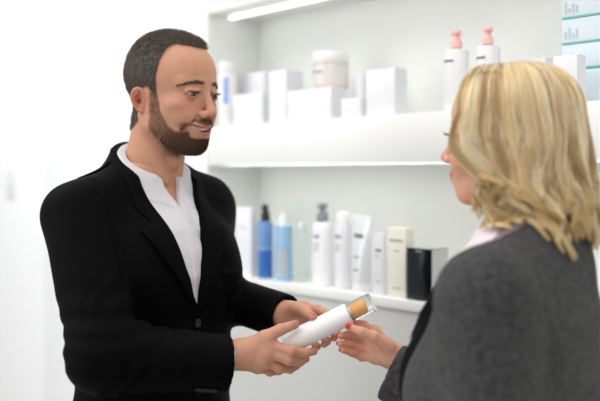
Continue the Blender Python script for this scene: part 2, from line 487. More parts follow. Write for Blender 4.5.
# a pile of flat boxes with teal bands behind it
pile = [(89.5, None), (71.0, None), (45.5, None), (20.0, None), (-6.0, None)]
zprev = Z_US1
names = ['bottom', 'second', 'third', 'topmost']
s0, Yp = plane_hit(562, 0.090)
zs = [Z_US1] + [zat(py, Yp) for py in (71.0, 45.5, 20.0, -6.0)]
word = ['lowest teal banded box in the pile at the right edge', 'second teal banded box up in the pile at right',
        'third teal banded box up, printed with small bottles', 'topmost teal banded box in the pile at the right edge']
for k in range(4):
    ox, w_, d_, h_ = carton('banded_box', 562, 612, 640, 0, zs[k] + (0.0008 if k else 0.0), 0.090, pale_bl, word[k], 'box', 'pile of teal banded boxes', zt=zs[k + 1] - 0.0008)
    box('teal_band', -w_ / 2, w_ / 2, -.0012, .0, 0.0, .0035, teal_ink, ox)
    bm = bmesh.new()
    for q in range(4):
        x = -w_ / 2 + .006 + q * .008
        bm_box(bm, x, x + .005, -.0004, -.0001, .010, .010 + (.010, .018, .014, .022)[(q + k) % 4])
    from_bm('print', bm, mat('pale_grey_ink', (196, 204, 206), .6, .2), ox, smooth=False)
# ------------------------------------------------------------------ implicit-surface modelling
def smin(a, b, k):
    h = np.maximum(k - np.abs(a - b), 0) / k
    return np.minimum(a, b) - h * h * k * 0.25
def smax(a, b, k): return -smin(-a, -b, k)
def sphere(p, c, r): return np.linalg.norm(p - np.asarray(c, p.dtype), axis=1) - r
def ellip(p, c, r, R=None):
    q = p - np.asarray(c, p.dtype)
    if R is not None: q = q @ np.asarray(R, p.dtype)
    r = np.asarray(r, p.dtype)
    k0 = np.linalg.norm(q / r, axis=1); k1 = np.linalg.norm(q / (r * r), axis=1)
    return k0 * (k0 - 1.0) / np.maximum(k1, 1e-6)
def caps(p, a, b, r1, r2=None):
    """capsule whose radius tapers from r1 at a to r2 at b"""
    if r2 is None: r2 = r1
    a = np.asarray(a, p.dtype); b = np.asarray(b, p.dtype)
    ab = b - a; pa = p - a
    t = np.clip(pa @ ab / max(float(ab @ ab), 1e-12), 0, 1)
    return np.linalg.norm(pa - t[:, None] * ab, axis=1) - (r1 + (r2 - r1) * t)
def chain(p, pts, rads, k=None):
    d = None
    for i in range(len(pts) - 1):
        e = caps(p, pts[i], pts[i + 1], rads[i], rads[i + 1])
        d = e if d is None else (smin(d, e, k) if k else np.minimum(d, e))
    return d
def sstep(a, b, x):
    t = np.clip((x - a) / (b - a), 0, 1)
    return t * t * (3 - 2 * t)
def poly2(u, v, pts):
    """signed distance to a polygon in the plane (negative inside)"""
    pts = np.asarray(pts, float); n = len(pts)
    d = np.full(u.shape, 1e9); s = np.ones(u.shape)
    for i in range(n):
        j = i - 1
        e = pts[j] - pts[i]; wx = u - pts[i][0]; wy = v - pts[i][1]
        t = np.clip((wx * e[0] + wy * e[1]) / (e @ e), 0, 1)
        bx = wx - e[0] * t; by = wy - e[1] * t
        d = np.minimum(d, bx * bx + by * by)
        c1 = v >= pts[i][1]; c2 = v < pts[j][1]; c3 = e[0] * wy > e[1] * wx
        flip = (c1 & c2 & c3) | (~c1 & ~c2 & ~c3)
        s = np.where(flip, -s, s)
    return s * np.sqrt(d)
def rotm(rx=0, ry=0, rz=0):
    return np.array(Matrix.Rotation(rz, 3, 'Z') @ Matrix.Rotation(ry, 3, 'Y') @ Matrix.Rotation(rx, 3, 'X'))
def vnoise(p, scale, seed=0):
    """cheap smooth noise in -1..1"""
    r = np.random.default_rng(seed); out = 0
    for i in range(5):
        k = r.normal(size=3) * scale; ph = r.uniform(0, 6.28)
        out = out + np.sin(p @ k + ph)
    return out / 3.0

def surface(f, lo, hi, h, pad=1.7):
    """surface nets of f<0 inside the box; only blocks near the surface are sampled finely"""
    lo = np.asarray(lo, float); hi = np.asarray(hi, float)
    B = 8
    nb = np.ceil((hi - lo) / (h * B)).astype(int)
    n = nb * B
    cidx = np.stack(np.meshgrid(*[np.arange(k) for k in nb], indexing='ij'), -1).reshape(-1, 3)
    cc = lo + (cidx * B + (B - 1) / 2) * h
    fc = f(cc)
    act = np.abs(fc) < B * h * 0.87 * pad
    arr = np.repeat(np.repeat(np.repeat(fc.reshape(nb), B, 0), B, 1), B, 2).astype(np.float32)
    off = np.stack(np.meshgrid(*[np.arange(B)] * 3, indexing='ij'), -1).reshape(-1, 3)
    ai = cidx[act]
    CH = 2000
    for st in range(0, len(ai), CH):
        bl = ai[st:st + CH]
        idx = (bl[:, None, :] * B + off[None]).reshape(-1, 3)
        v = f(lo + idx * h)
        arr[idx[:, 0], idx[:, 1], idx[:, 2]] = v
    ins = arr < 0
    ins[0] = ins[-1] = False; ins[:, 0] = ins[:, -1] = False; ins[:, :, 0] = ins[:, :, -1] = False
    arr = np.where(ins, arr, np.maximum(arr, 1e-6))
    cs = np.zeros(tuple(n - 1), np.int8)
    sl = [slice(0, -1), slice(1, None)]
    for i in (0, 1):
        for j in (0, 1):
            for k in (0, 1):
                cs += ins[sl[i], sl[j], sl[k]]
    ac = np.argwhere((cs > 0) & (cs < 8))
    cmap = np.full(tuple(n - 1), -1, np.int32)
    cmap[ac[:, 0], ac[:, 1], ac[:, 2]] = np.arange(len(ac))
    corner = np.array([[i, j, k] for i in (0, 1) for j in (0, 1) for k in (0, 1)])
    cv = np.stack([arr[ac[:, 0] + c[0], ac[:, 1] + c[1], ac[:, 2] + c[2]] for c in corner], 1)
    acc = np.zeros((len(ac), 3)); cnt = np.zeros(len(ac))
    for a in range(8):
        for b in range(a + 1, 8):
            if np.abs(corner[a] - corner[b]).sum() != 1: continue
            va, vb = cv[:, a], cv[:, b]
            m = (va < 0) != (vb < 0)
            t = np.where(m, va / np.where(m, va - vb, 1), 0)[:, None]
            acc += np.where(m[:, None], corner[a] + t * (corner[b] - corner[a]), 0); cnt += m
    verts = lo + (ac + acc / cnt[:, None]) * h
    quads = []
    for ax in range(3):
        s0 = [slice(None)] * 3; s1 = [slice(None)] * 3
        s0[ax] = slice(0, -1); s1[ax] = slice(1, None)
        a = ins[tuple(s0)]; b = ins[tuple(s1)]
        e = np.argwhere(a != b)
        u, w = (ax + 1) % 3, (ax + 2) % 3
        e = e[(e[:, u] > 0) & (e[:, w] > 0) & (e[:, u] < n[u] - 1) & (e[:, w] < n[w] - 1)]
        fl = a[e[:, 0], e[:, 1], e[:, 2]]
        def g(du, dw):
            q = e.copy(); q[:, u] += du; q[:, w] += dw
            return cmap[q[:, 0], q[:, 1], q[:, 2]]
        q = np.stack([g(-1, -1), g(0, -1), g(0, 0), g(-1, 0)], 1)
        q[~fl] = q[~fl][:, ::-1]
        quads.append(q)
    quads = np.concatenate(quads)
    quads = quads[(quads >= 0).all(1)]
    return verts, quads

def numpy_mesh(name, verts, quads, col=None, tris=None):
    me = bpy.data.meshes.new(name)
    nq = len(quads); nt = 0 if tris is None else len(tris)
    me.vertices.add(len(verts)); me.loops.add(nq * 4 + nt * 3); me.polygons.add(nq + nt)
    me.vertices.foreach_set('co', np.asarray(verts, np.float32).ravel())
    li = np.asarray(quads, np.int32).ravel()
    if nt: li = np.concatenate([li, np.asarray(tris, np.int32).ravel()])
    me.loops.foreach_set('vertex_index', li)
    st = np.arange(nq) * 4
    if nt: st = np.concatenate([st, nq * 4 + np.arange(nt) * 3])
    me.polygons.foreach_set('loop_start', st.astype(np.int32))
    me.polygons.foreach_set('use_smooth', np.ones(nq + nt, bool))
    me.update(calc_edges=True)
    me.validate()
    if col is not None:
        a = me.attributes.new('Col', 'FLOAT_COLOR', 'POINT')
        c4 = np.ones((len(verts), 4), np.float32); c4[:, :3] = col
        a.data.foreach_set('color', c4.ravel())
    return me

def vnormals(verts, quads):
    n = np.zeros_like(verts)
    fn = np.cross(verts[quads[:, 2]] - verts[quads[:, 0]], verts[quads[:, 3]] - verts[quads[:, 1]])
    for k in range(4): np.add.at(n, quads[:, k], fn)
    return n / np.maximum(np.linalg.norm(n, axis=1), 1e-12)[:, None]

def grad_normal(f, v, e=0.001):
    g = np.stack([f(v + np.eye(3)[i] * e) - f(v - np.eye(3)[i] * e) for i in range(3)], 1)
    return g / np.maximum(np.linalg.norm(g, axis=1), 1e-9)[:, None]

def merge(parts):
    """[(verts, quads, col)] joined into one"""
    V, Q, C, o = [], [], [], 0
    for v, q, c in parts:
        V.append(v); Q.append(q + o); C.append(c); o += len(v)
    return np.concatenate(V), np.concatenate(Q), np.concatenate(C)

def strands(paths, radii, cols):
    """three-sided tapering hairs; paths (S,M,3), radii (S,M), cols (S,M,3)"""
    S, M, _ = paths.shape
    t = np.gradient(paths, axis=1)
    t /= np.maximum(np.linalg.norm(t, axis=2, keepdims=True), 1e-9)
    ref = np.tile(np.array([0.31, 0.77, 0.55]), (S, M, 1))
    u = np.cross(t, ref); u /= np.maximum(np.linalg.norm(u, axis=2, keepdims=True), 1e-9)
    w = np.cross(t, u)
    vs = []
    for k in range(3):
        a = 2 * math.pi * k / 3
        vs.append(paths + radii[..., None] * (math.cos(a) * u + math.sin(a) * w))
    V = np.stack(vs, 2)                                   # S,M,3,3
    idx = np.arange(S * M * 3).reshape(S, M, 3)
    qs = []
    for k in range(3):
        k2 = (k + 1) % 3
        qs.append(np.stack([idx[:, :-1, k], idx[:, :-1, k2], idx[:, 1:, k2], idx[:, 1:, k]], -1).reshape(-1, 4))
    C = np.repeat(cols[:, :, None, :], 3, 2)
    return V.reshape(-1, 3), np.concatenate(qs), C.reshape(-1, 3)

class Frame:
    """local frame in centimetres: x forward, y to the figure's left, z up"""
    def __init__(s, o, yaw, pitch=0.0, roll=0.0, scale=0.01):
        s.o = np.asarray(o, float); s.s = scale
        # yaw about z, pitch > 0 nods the face down, roll > 0 tips towards the figure's right
        s.R = np.array(Matrix.Rotation(yaw, 3, 'Z') @ Matrix.Rotation(pitch, 3, 'Y') @ Matrix.Rotation(roll, 3, 'X'))
    def loc(s, p): return ((p - s.o) @ s.R) / s.s
    def wld(s, q): return (np.asarray(q, float) * s.s) @ s.R.T + s.o
# ------------------------------------------------------------------ heads
def cranium(p):
    q = np.stack([p[:, 0], np.abs(p[:, 1]), p[:, 2]], 1)
    d = ellip(q, (-1.2, 0, 4.0), (9.3, 7.5, 7.85))
    d = smin(d, ellip(q, (2.4, 0, 3.8), (6.2, 6.3, 6.4)), 2.0)
    return d

def scalp(p):
    return smin(cranium(p), caps(p, (-2.2, 0, -3), (-4.2, 0, -17), 5.19, 5.62), 1.8)

def ear_sdf(q):
    # ear plane: u along the ear (up), v forward, w outwards
    c = np.array([-1.9, 7.2, -1.6])
    R = np.array(Matrix.Rotation(math.radians(-28), 3, 'Z') @ Matrix.Rotation(math.radians(-14), 3, 'Y'))
    l = (q - c) @ R / 0.78
    v, w, u = l[:, 0], l[:, 1], l[:, 2]
    vv = v - 0.10 * np.maximum(u, 0)                      # wider at the top
    wid = 1.78 + 0.16 * u
    rad = np.sqrt((vv / np.maximum(wid, .6)) ** 2 + (u / 3.0) ** 2)
    ring = (rad - 0.86) * 1.7
    helix = np.sqrt(ring ** 2 + (w - 0.50 - 0.08 * u) ** 2) - 0.34
    plate = np.maximum((rad - 0.9) * 1.7, np.abs(w - 0.02) - 0.22)
    d = smin(helix, plate, 0.20)
    anti = np.sqrt(((rad - 0.52) * 1.7) ** 2 + (w - 0.55) ** 2) - 0.24
    anti = np.maximum(anti, v - 0.4)
    d = smin(d, anti, 0.25)
    d = smax(d, -ellip(l, (0.35, 0.65, -0.35), (0.85, 0.95, 1.05)), 0.18)      # concha
    d = smin(d, ellip(l, (1.35, 0.35, -0.45), (0.4, 0.45, 0.6)), 0.3)          # tragus
    d = smin(d, ellip(l, (0.45, 0.35, -2.6), (0.75, 0.42, 0.85)), 0.4)         # lobe
    d = smin(d, caps(l, (0.9, -0.5, 1.2), (0.9, -0.6, -1.6), 0.7), 0.5)        # root
    return d * 0.78

EYE = (7.35, 3.15, 0.45)
def mouth_z(y): return -6.2 + 0.092 * y * y
def head_sdf(p, male=True, smile=True, ears=True, neck=None):
    y = p[:, 1]
    q = np.stack([p[:, 0], np.abs(y), p[:, 2]], 1)
    d = cranium(p)
    jw = 1.0 if male else 0.90
    d = smin(d, ellip(q, (3.0, 0, -2.6), (5.7, 5.9 * jw, 6.3)), 2.0)                    # face mass
    d = smin(d, caps(q, (-0.4, 5.5 * jw, -0.5), (0.4, 5.1 * jw, -6.2), 1.5, 1.45), 1.6)  # ramus
    d = smin(d, caps(q, (0.4, 5.0 * jw, -6.1), (6.2, 1.6, -9.3), 1.5, 1.5), 1.6)         # jaw line
    d = smin(d, ellip(q, (6.5, 0, -9.1), (2.2, 2.2 * jw, 1.8)), 1.4)                    # chin
    d = smin(d, ellip(q, (4.4, 0, -7.2), (4.2, 4.4 * jw, 3.6)), 1.5)
    d = smin(d, ellip(q, (5.35, 4.15, -1.75), (2.2, 1.9, 1.5)), 1.6)                     # cheekbone
    d = smin(d, ellip(q, (6.3, 3.0, -4.0), (2.1, 1.9, 1.8)), 1.6)                        # cheek raised by the smile
    br = 1.05 if male else 0.85
    d = smin(d, caps(q, (7.9, 0.9, 2.5), (6.2, 4.5, 2.4), br * .92, 0.9), 1.2)              # brow
    d = smin(d, ellip(q, (7.0, 0, -5.9), (2.55, 3.0, 2.6)), 1.2)                         # muzzle
    # eye sockets and lids
    d = smax(d, -ellip(q, (9.25, 3.1, 0.55), (1.5, 1.75, 1.1)), 1.0)
    lid = sphere(q, EYE, 1.36)
    dz = (q[:, 1] - 3.15)
    slit = ellip(np.stack([q[:, 0], q[:, 1], q[:, 2] - 0.10 * dz - 0.02], 1), (8.75, 3.15, 0.40), (1.1, 1.36, 0.29))
    lid = smax(lid, -slit, 0.12)
    d = smin(d, smax(lid, -sphere(q, EYE, 1.20), 0.05), 0.30)
    d = smax(d, -smax(slit, sphere(q, EYE, 1.45), 0.1), 0.10)
    d = smin(d, caps(q, (8.45, 2.0, 1.30), (7.6, 4.3, 1.10), 0.40, 0.32), 0.5)            # upper lid fold
    # nose
    w = 1.0 if male else 0.9
    d = smin(d, caps(q, (8.35, 0, 1.3), (10.3, 0, -2.5), 0.80 * w, 0.85 * w), 0.9)
    d = smin(d, sphere(q, (10.5, 0, -2.8), 1.0 * w), 0.7)
    d = smin(d, ellip(q, (9.45, 1.25 * w, -3.3), (1.05, 0.78, 0.78)), 0.55)
    d = smax(d, -ellip(q, (10.0, 0.68, -4.0), (0.55, 0.36, 0.42)), 0.25)
    # lips
    if smile:
        mz = mouth_z(q[:, 1])
        up = np.stack([q[:, 0], q[:, 1], q[:, 2] - mz], 1)
        d = smin(d, chain(up, [(9.35, 0, .62), (8.95, 1.3, .55), (7.25, 3.5, .10)], [.46, .42, .18]), 0.45)
        d = smin(d, chain(up, [(9.10, 0, -.85), (8.75, 1.3, -.70), (7.25, 3.45, -.10)], [.55, .48, .18]), 0.45)
        d = smax(d, -ellip(up, (8.9, 0, -.06), (1.9, 3.05, .44)), 0.18)
        d = smin(d, smax(ellip(up, (6.9, 0, 0), (1.0, 2.4, 1.0)), q[:, 0] - 7.7, .2), 0.05)   # mouth floor
        # smile crease
        d = smax(d, -caps(q, (8.75, 2.0, -3.9), (7.45, 3.45, -5.9), 0.12, 0.10), 0.75)
    else:
        d = smin(d, ellip(q, (9.15, 0, -5.85), (.6, 1.9, .45)), .4)
        d = smin(d, ellip(q, (9.0, 0, -6.75), (.65, 1.7, .5)), .4)
        d = smax(d, -caps(q, (9.6, 0, -6.3), (8.3, 2.3, -6.25), .08), .15)
    # neck
    nr = 5.35 if male else 4.6
    nk = neck or ((-2.2, 0, -3), (-4.2, 0, -17))
    d = smin(d, caps(p, nk[0], nk[1], nr * 0.97, nr * 1.05), 1.8 if male else 1.6)
    if male:
        d = smin(d, ellip(q, (2.3, 0, -13.2), (1.0, 1.0, 1.3)), 1.5)                      # larynx
        d = smin(d, caps(q, (-1.8, 5.6, -4.5), (1.6, 1.8, -17.0), 1.1, 1.0), 1.4)         # neck muscle
    if ears: d = smin(d, ear_sdf(q), 0.35)
    return d

def hairline(p):
    """>0 where short hair grows (cm above the hairline)"""
    x, ay, z = p[:, 0], np.abs(p[:, 1]), p[:, 2]
    zh = np.interp(x, [-11, -7, -4.5, -2.6, -1.6, .2, 1.8, 2.2, 2.6, 3.2, 5.2, 7, 9], [-7.8, -7.8, -7.0, -4.6, .3, 1.0, -1.0, 4.5, 8.8, 9.7, 9.9, 10.2, 10.5])
    # forehead edge dips in the middle, temples recede
    zh = zh - 0.5 * np.exp(-(ay / 2.6) ** 2) * (x > 3)
    return (z - zh) * 0.75

def skin_color(p, male=True, base=(200, 147, 119)):
    """colour of the skin by place on the head: lips, nose, ears and cheeks redder, ear hollow darker"""
    base = np.array(lin(base)); red = np.array(lin((202, 112, 92))); lip = np.array(lin((186, 100, 92)))
    x, y, z = p[:, 0], np.abs(p[:, 1]), p[:, 2]
    c = np.tile(base, (len(p), 1))
    def mix(m, t):
        nonlocal c
        c = c * (1 - m[:, None]) + t * m[:, None]
    ear = np.exp(-(((x + 1.7) / 2.4) ** 2 + ((z + 1.5) / 3.2) ** 2)) * (y > 6.8)
    mix(.55 * ear, red)
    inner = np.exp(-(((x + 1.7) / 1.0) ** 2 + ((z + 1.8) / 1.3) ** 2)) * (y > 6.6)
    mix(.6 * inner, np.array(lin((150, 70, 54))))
    mix(.30 * np.exp(-(((x - 7) / 2.5) ** 2 + ((y - 4.0) / 2.0) ** 2 + ((z + 2.4) / 1.8) ** 2)), red)
    mix(.28 * np.exp(-(((x - 10.8) / 1.3) ** 2 + (y / 1.6) ** 2 + ((z + 3.2) / 1.3) ** 2)), red)
    mz = mouth_z(y)
    dz = z - mz
    lm = sstep(3.8, 3.3, y) * sstep(1.05 - .22 * y, .75 - .22 * y, np.where(dz > 0, dz, 0)) * sstep(-1.45 + .30 * y, -1.1 + .30 * y, np.where(dz < 0, dz, 0)) * (x > 6.5)
    mix(.85 * lm, lip)
    mouthin = (x > 5.5) & (x < 8.2) & (y < 2.4) & (np.abs(dz) < .5)
    mix(mouthin * .7, np.array(lin((90, 30, 28))))
    # lash line
    e = np.sqrt((x - EYE[0]) ** 2 + (y - EYE[1]) ** 2 + (z - EYE[2]) ** 2)
    rim = sstep(.62, .42, np.abs(z - .45 - .10 * (y - 3.15))) * sstep(1.7, 1.4, np.abs(y - 3.15)) * (e < 1.42) * (x > 6.8)
    mix(.55 * rim, np.array(lin((120, 70, 58))))
    return c

def beard_mask(p):
    x, y, z = p[:, 0], np.abs(p[:, 1]), p[:, 2]
    top = np.interp(x, [-1, .2, 1.8, 2.6, 4, 5.5, 6.8, 7.6, 8.4], [-3.5, 2.0, 1.2, -3.0, -5.6, -6.8, -6.9, -6.4, -7.6])
    back = sstep(.1, 1.1, x + 0.16 * (z + 4.0) * (z < -4))
    low = sstep(-12.6, -11.2, z + 0.20 * np.maximum(4 - x, 0) - .3)
    m = sstep(.5, -.7, z - top) * back * low * (y > 0)
    # bare patch under the lip corners, chin full
    lipclear = 1 - sstep(3.2, 2.5, y) * sstep(-8.15, -7.55, z) * (x > 7)
    m = m * lipclear
    # moustache and the link around the mouth corners
    mo = sstep(4.1, 3.5, y) * sstep(-5.38, -5.1, z + -0.092 * y * y + .0) * sstep(-3.75, -4.25, z + .25 * np.maximum(y - 1.2, 0)) * (x > 7.0)
    link_ = np.exp(-(((y - 4.0) / .5) ** 2)) * sstep(-4.7, -5.3, z) * sstep(-8.6, -7.6, z) * (x > 6.4)
    return np.clip(np.maximum(np.maximum(m, mo), link_ * .8), 0, 1)

def eyeball(name, fr, side, parent, root, iris=(98, 93, 87), look=(0, 0)):
    """eye with white, iris and pupil as colours of one ball plus a clear front bulge"""
    v = []; n, m = 24, 32
    bm = bmesh.new(); bmesh.ops.create_uvsphere(bm, u_segments=m, v_segments=n, radius=1.2)
    me = bpy.data.meshes.new(name)
    for f in bm.faces: f.smooth = True
    bm.to_mesh(me); bm.free()
    co = np.array([x.co[:] for x in me.vertices])
    g = np.array([math.cos(look[1]) * math.cos(look[0]), math.cos(look[1]) * math.sin(look[0]), math.sin(look[1])])
    ang = np.arccos(np.clip(co @ g / 1.2, -1, 1))
    bul = 1 + .05 * np.exp(-(ang / .40) ** 2)
    col = np.tile(np.array(lin((205, 196, 190))), (len(co), 1))
    col[ang < .54] = lin(iris); col[(ang < .54) & (ang > .42)] = lin((62, 57, 53)); col[ang < .24] = lin((10, 9, 9))
    loc = co * bul[:, None] + np.array([EYE[0], EYE[1] * side, EYE[2]])
    w = fr.wld(loc) - root
    me.vertices.foreach_set('co', w.astype(np.float32).ravel())
    a = me.attributes.new('Col', 'FLOAT_COLOR', 'POINT')
    a.data.foreach_set('color', np.concatenate([col, np.ones((len(col), 1))], 1).astype(np.float32).ravel())
    return link(name, me, mat('eye_surface', (255, 255, 255), .22, .4, attr=True), parent)

# ------------------------------------------------------------------ hands
def hand_sdf(p, wrist, fingers, thumb, palm_r, fr, k=0.010, wrist_r=.026, elbow=None, elbow_r=.036):
    """fingers: four lists of four joints, knuckle to tip; thumb: four joints from its root beside the wrist"""
    d = None
    for i, f in enumerate(fingers):
        e = caps(p, wrist, f[0], palm_r * (1.05 if i < 2 else .95), palm_r * .82)
        d = e if d is None else smin(d, e, .016)
    d = smin(d, caps(p, (np.asarray(wrist) + fingers[0][0]) / 2, (np.asarray(wrist) + fingers[3][0]) / 2, palm_r * .95), .012)
    for i in range(3):
        d = smin(d, caps(p, fingers[i][0], fingers[i + 1][0], palm_r * .78), .010)
    if elbow is not None: d = smin(d, caps(p, wrist, elbow, wrist_r, elbow_r), .014)
    tr = fr * 1.14
    d = smin(d, chain(p, thumb, [tr * 1.45, tr * 1.12, tr * .98, tr * .78], .004), .013)
    fs = [1.0, 1.04, .98, .86]
    for i, f in enumerate(fingers):
        r = fr * fs[i]
        c = chain(p, f, [r * 1.12, r * 1.0, r * .92, r * .74], .003)
        c = smin(c, sphere(p, f[1], r * 1.06), .004)        # knuckle
        d = smin(d, c, .0055)
    return d

def nail(name, tip, prev, outward, r, material, parent, root, length=.011, width=.0058):
    """thin curved nail plate on the back of a fingertip"""
    tip = np.asarray(tip); t = tip - np.asarray(prev); t = t / np.linalg.norm(t)
    n = np.asarray(outward, float); n = n - t * (n @ t); n /= np.linalg.norm(n)
    s = np.cross(t, n)
    bm = bmesh.new(); rows = []
    for i in range(7):
        a = i / 6
        row = []
        for j in range(7):
            b = -1 + 2 * j / 6
            wd = width * math.sqrt(max(0, 1 - (2.0 * abs(a - .5)) ** 4 * .55))
            ang = b * wd / r
            pos = tip + t * (length * (a - .62)) + (n * math.cos(ang) + s * math.sin(ang)) * (r * (1.03 - .10 * a * a)) - root
            row.append(bm.verts.new(pos))
        rows.append(row)
    for a, b in zip(rows, rows[1:]):
        for j in range(6): bm.faces.new((a[j], a[j + 1], b[j + 1], b[j]))
    bmesh.ops.solidify(bm, geom=bm.faces[:], thickness=-.0008)
    return from_bm(name, bm, material, parent)

def short_hairs(pts, nrm, dirs, length, r, col, seed):
    """little one-piece hairs growing out of a surface"""
    g = np.random.default_rng(seed)
    n = len(pts)
    d = nrm * .8 + dirs + g.normal(scale=.28, size=(n, 3))
    d /= np.linalg.norm(d, axis=1, keepdims=True)
    L = length * g.uniform(.65, 1.15, size=n)
    mid = pts + d * (L * .55)[:, None]
    d2 = d + dirs * .5; d2 /= np.linalg.norm(d2, axis=1, keepdims=True)
    tip = mid + d2 * (L * .45)[:, None]
    paths = np.stack([pts - nrm * .0006, mid, tip], 1)
    rad = np.stack([np.full(n, r), np.full(n, r * .8), np.full(n, r * .15)], 1)
    c = col * g.uniform(.65, 1.35, size=(n, 1))
    return strands(paths, rad, np.repeat(c[:, None, :], 3, 1))

def sample_surface(v, q, w, n, seed):
    """random points on the quads, density weighted by w at the vertices"""
    g = np.random.default_rng(seed)
    a = np.linalg.norm(np.cross(v[q[:, 2]] - v[q[:, 0]], v[q[:, 3]] - v[q[:, 1]]), axis=1) * .5
    ww = a * w[q].mean(1)
    if ww.sum() <= 0: return np.zeros((0, 3)), np.zeros((0, 3))
    i = g.choice(len(q), size=n, p=ww / ww.sum())
    b = g.dirichlet(np.ones(4), size=n)
    nn = vnormals(v, q)
    pn = np.einsum('nk,nkd->nd', b, nn[q[i]])
    return np.einsum('nk,nkd->nd', b, v[q[i]]), pn / np.linalg.norm(pn, axis=1, keepdims=True)
# ------------------------------------------------------------------ the bottle that is handed over
skin_m = mat('skin', (255, 255, 255), .48, .35, attr=True, vary=.05, vscale=120, bump=.10, bscale=900, sss=.18, sss_scale=.006)
lip_m = mat('teeth_enamel', (238, 232, 222), .25, .5)
BA = P(286.0, 344.7, 1.468); BB = P(349.5, 313.2, 1.462)
bdir = (BB - BA) / np.linalg.norm(BB - BA)
BL = float(np.linalg.norm(BB - BA)); BR = .0185
bottle = bpy.data.objects.new('pump_bottle', None); COL.objects.link(bottle)
bottle.location = BA
bottle.rotation_euler = Vector(bdir).to_track_quat('Z', 'Y').to_euler()
tag(bottle, 'white cylinder bottle with clear cap over an orange pump, held in hands', 'bottle')
lathe('bottle_body', [(0, 0), (BR * .93, 0), (BR * .985, .0015), (BR, .004), (BR, BL - .003), (BR * .97, BL - .0008), (BR * .8, BL), (0, BL)], mat('satin_white_plastic', (246, 245, 244), .32, .5, coat=.1), bottle, seg=48)
lathe('metal_collar', [(0, BL), (BR * .70, BL), (BR * .72, BL + .002), (BR * .70, BL + .005), (0, BL + .005)], mat('brushed_metal', (190, 180, 165), .3, .5, metal=.8), bottle)
orange = mat('amber_plastic', (250, 180, 92), .25, .5)
lathe('pump', [(0, BL + .005), (BR * .56, BL + .005), (BR * .58, BL + .008), (BR * .56, BL + .027), (BR * .46, BL + .030), (0, BL + .031)], orange, bottle)
capm = mat('clear_cap_plastic', (252, 252, 252), .03, .5, trans=.96, ior=1.22)
lathe('clear_cap', [(BR * .80, BL + .001), (BR * .88, BL + .001), (BR * .88, BL + .041), (BR * .80, BL + .044), (0, BL + .044), (0, BL + .0415), (BR * .74, BL + .0415), (BR * .80, BL + .039)], capm, bottle, seg=40)

# ------------------------------------------------------------------ person in the dark blazer
man = empty('person', (-0.29, 1.63, 0.0))
tag(man, 'person in black blazer and white collarless shirt holding out a bottle', 'person')
MR = np.array(man.location)
HF = Frame((-0.235, 1.60, CAM_H + .1455), math.radians(-34), math.radians(6.5), math.radians(0), .0093)
TF = Frame((-0.266, 1.622, CAM_H - .02), math.radians(-40), 0, 0, .01)

NK0 = HF.wld((-2.2, 0, -3)); NK1 = HF.wld((-4.6, 0, -20))
def torso_man(p):
    q = TF.loc(p)
    z = q[:, 2]
    a = np.interp(z, [-60, -50, -40, -28, -16, -8, -3, 2, 6], [11.5, 11.3, 10.2, 10.6, 11.3, 10.2, 7.4, 4.2, 3.0])
    b = np.interp(z, [-60, -50, -40, -28, -16, -8, -3, 2, 6], [17.0, 16.6, 15.0, 14.6, 15.2, 14.8, 11.5, 6.2, 4])
    xo = np.interp(z, [-60, -40, -16, -4, 4], [0, 0.4, 0.5, -1.3, -2.4])
    b = np.where(q[:, 1] > 0, b * .87, b)                # the left side is drawn in as that arm reaches forward
    rr = np.sqrt(((q[:, 0] - xo) / a) ** 2 + (np.abs(q[:, 1]) / b) ** 2)
    d = (rr - 1) * a * .93
    d = np.maximum(d, z - 4)
    sh = np.stack([q[:, 0], np.abs(q[:, 1]), z], 1)
    d = smin(d, caps(sh, (-2.6, 3.0, -1.0), (-.8, 13.0, -4.1), 4.2, 4.6), 3.0)      # trapezius to shoulder
    d = smin(d, np.where(q[:, 1] > 0, ellip(sh, (4.0, 6.2, -15), (7.0, 6.2, 8)), ellip(sh, (4.2, 8, -15), (7.2, 8, 8))), 4)                          # chest
    return np.maximum(d, -62 - z) * .01
def U_man(p):
    return smin(torso_man(p), caps(p, NK0, NK1, .0525, .0575), .030)

# arms
RS = TF.wld((-.6, -17.0, -5.4)); RE = P(105, 357, 1.385); RC = P(228, 364, 1.45)
LS = TF.wld((.8, 11.0, -6.0)); LE = P(199, 291, 1.76); LC = P(286, 316, 1.565)
def sleeve(p, S, E, Cf, r, seed):
    ax = (Cf - E) / np.linalg.norm(Cf - E)
    ext = Cf + ax * .04
    d = smin(caps(p, S, E, r[0], r[1]), caps(p, E, ext, r[1], r[2]), .03)
    # cloth folds: rings gathered round the elbow, faint ones along the arm
    t = (p - E) @ ax
    ua = (E - S) / np.linalg.norm(E - S)
    t2 = (E - p) @ ua
    fold = np.sin(t * 170 + 4.5 * vnoise(p, 22, seed)) * np.exp(-((t - .05) / .07) ** 2) * .0022
    fold += np.sin(t2 * 130 + 4.5 * vnoise(p, 18, seed + 1)) * np.exp(-((t2 - .04) / .08) ** 2) * .0013
    fold += .0022 * vnoise(p, 34, seed + 2)
    d = d + fold
    return d, ax
def cuff_cut(p, d, Cf, ax, r):
    d = smax(d, (p - Cf) @ ax, .004)
    q = p - (Cf - ax * .03)
    al = q @ ax
    rad = np.linalg.norm(q - al[:, None] * ax, axis=1)
    return smax(d, -np.maximum(rad - (r - .0045), -al), .002)

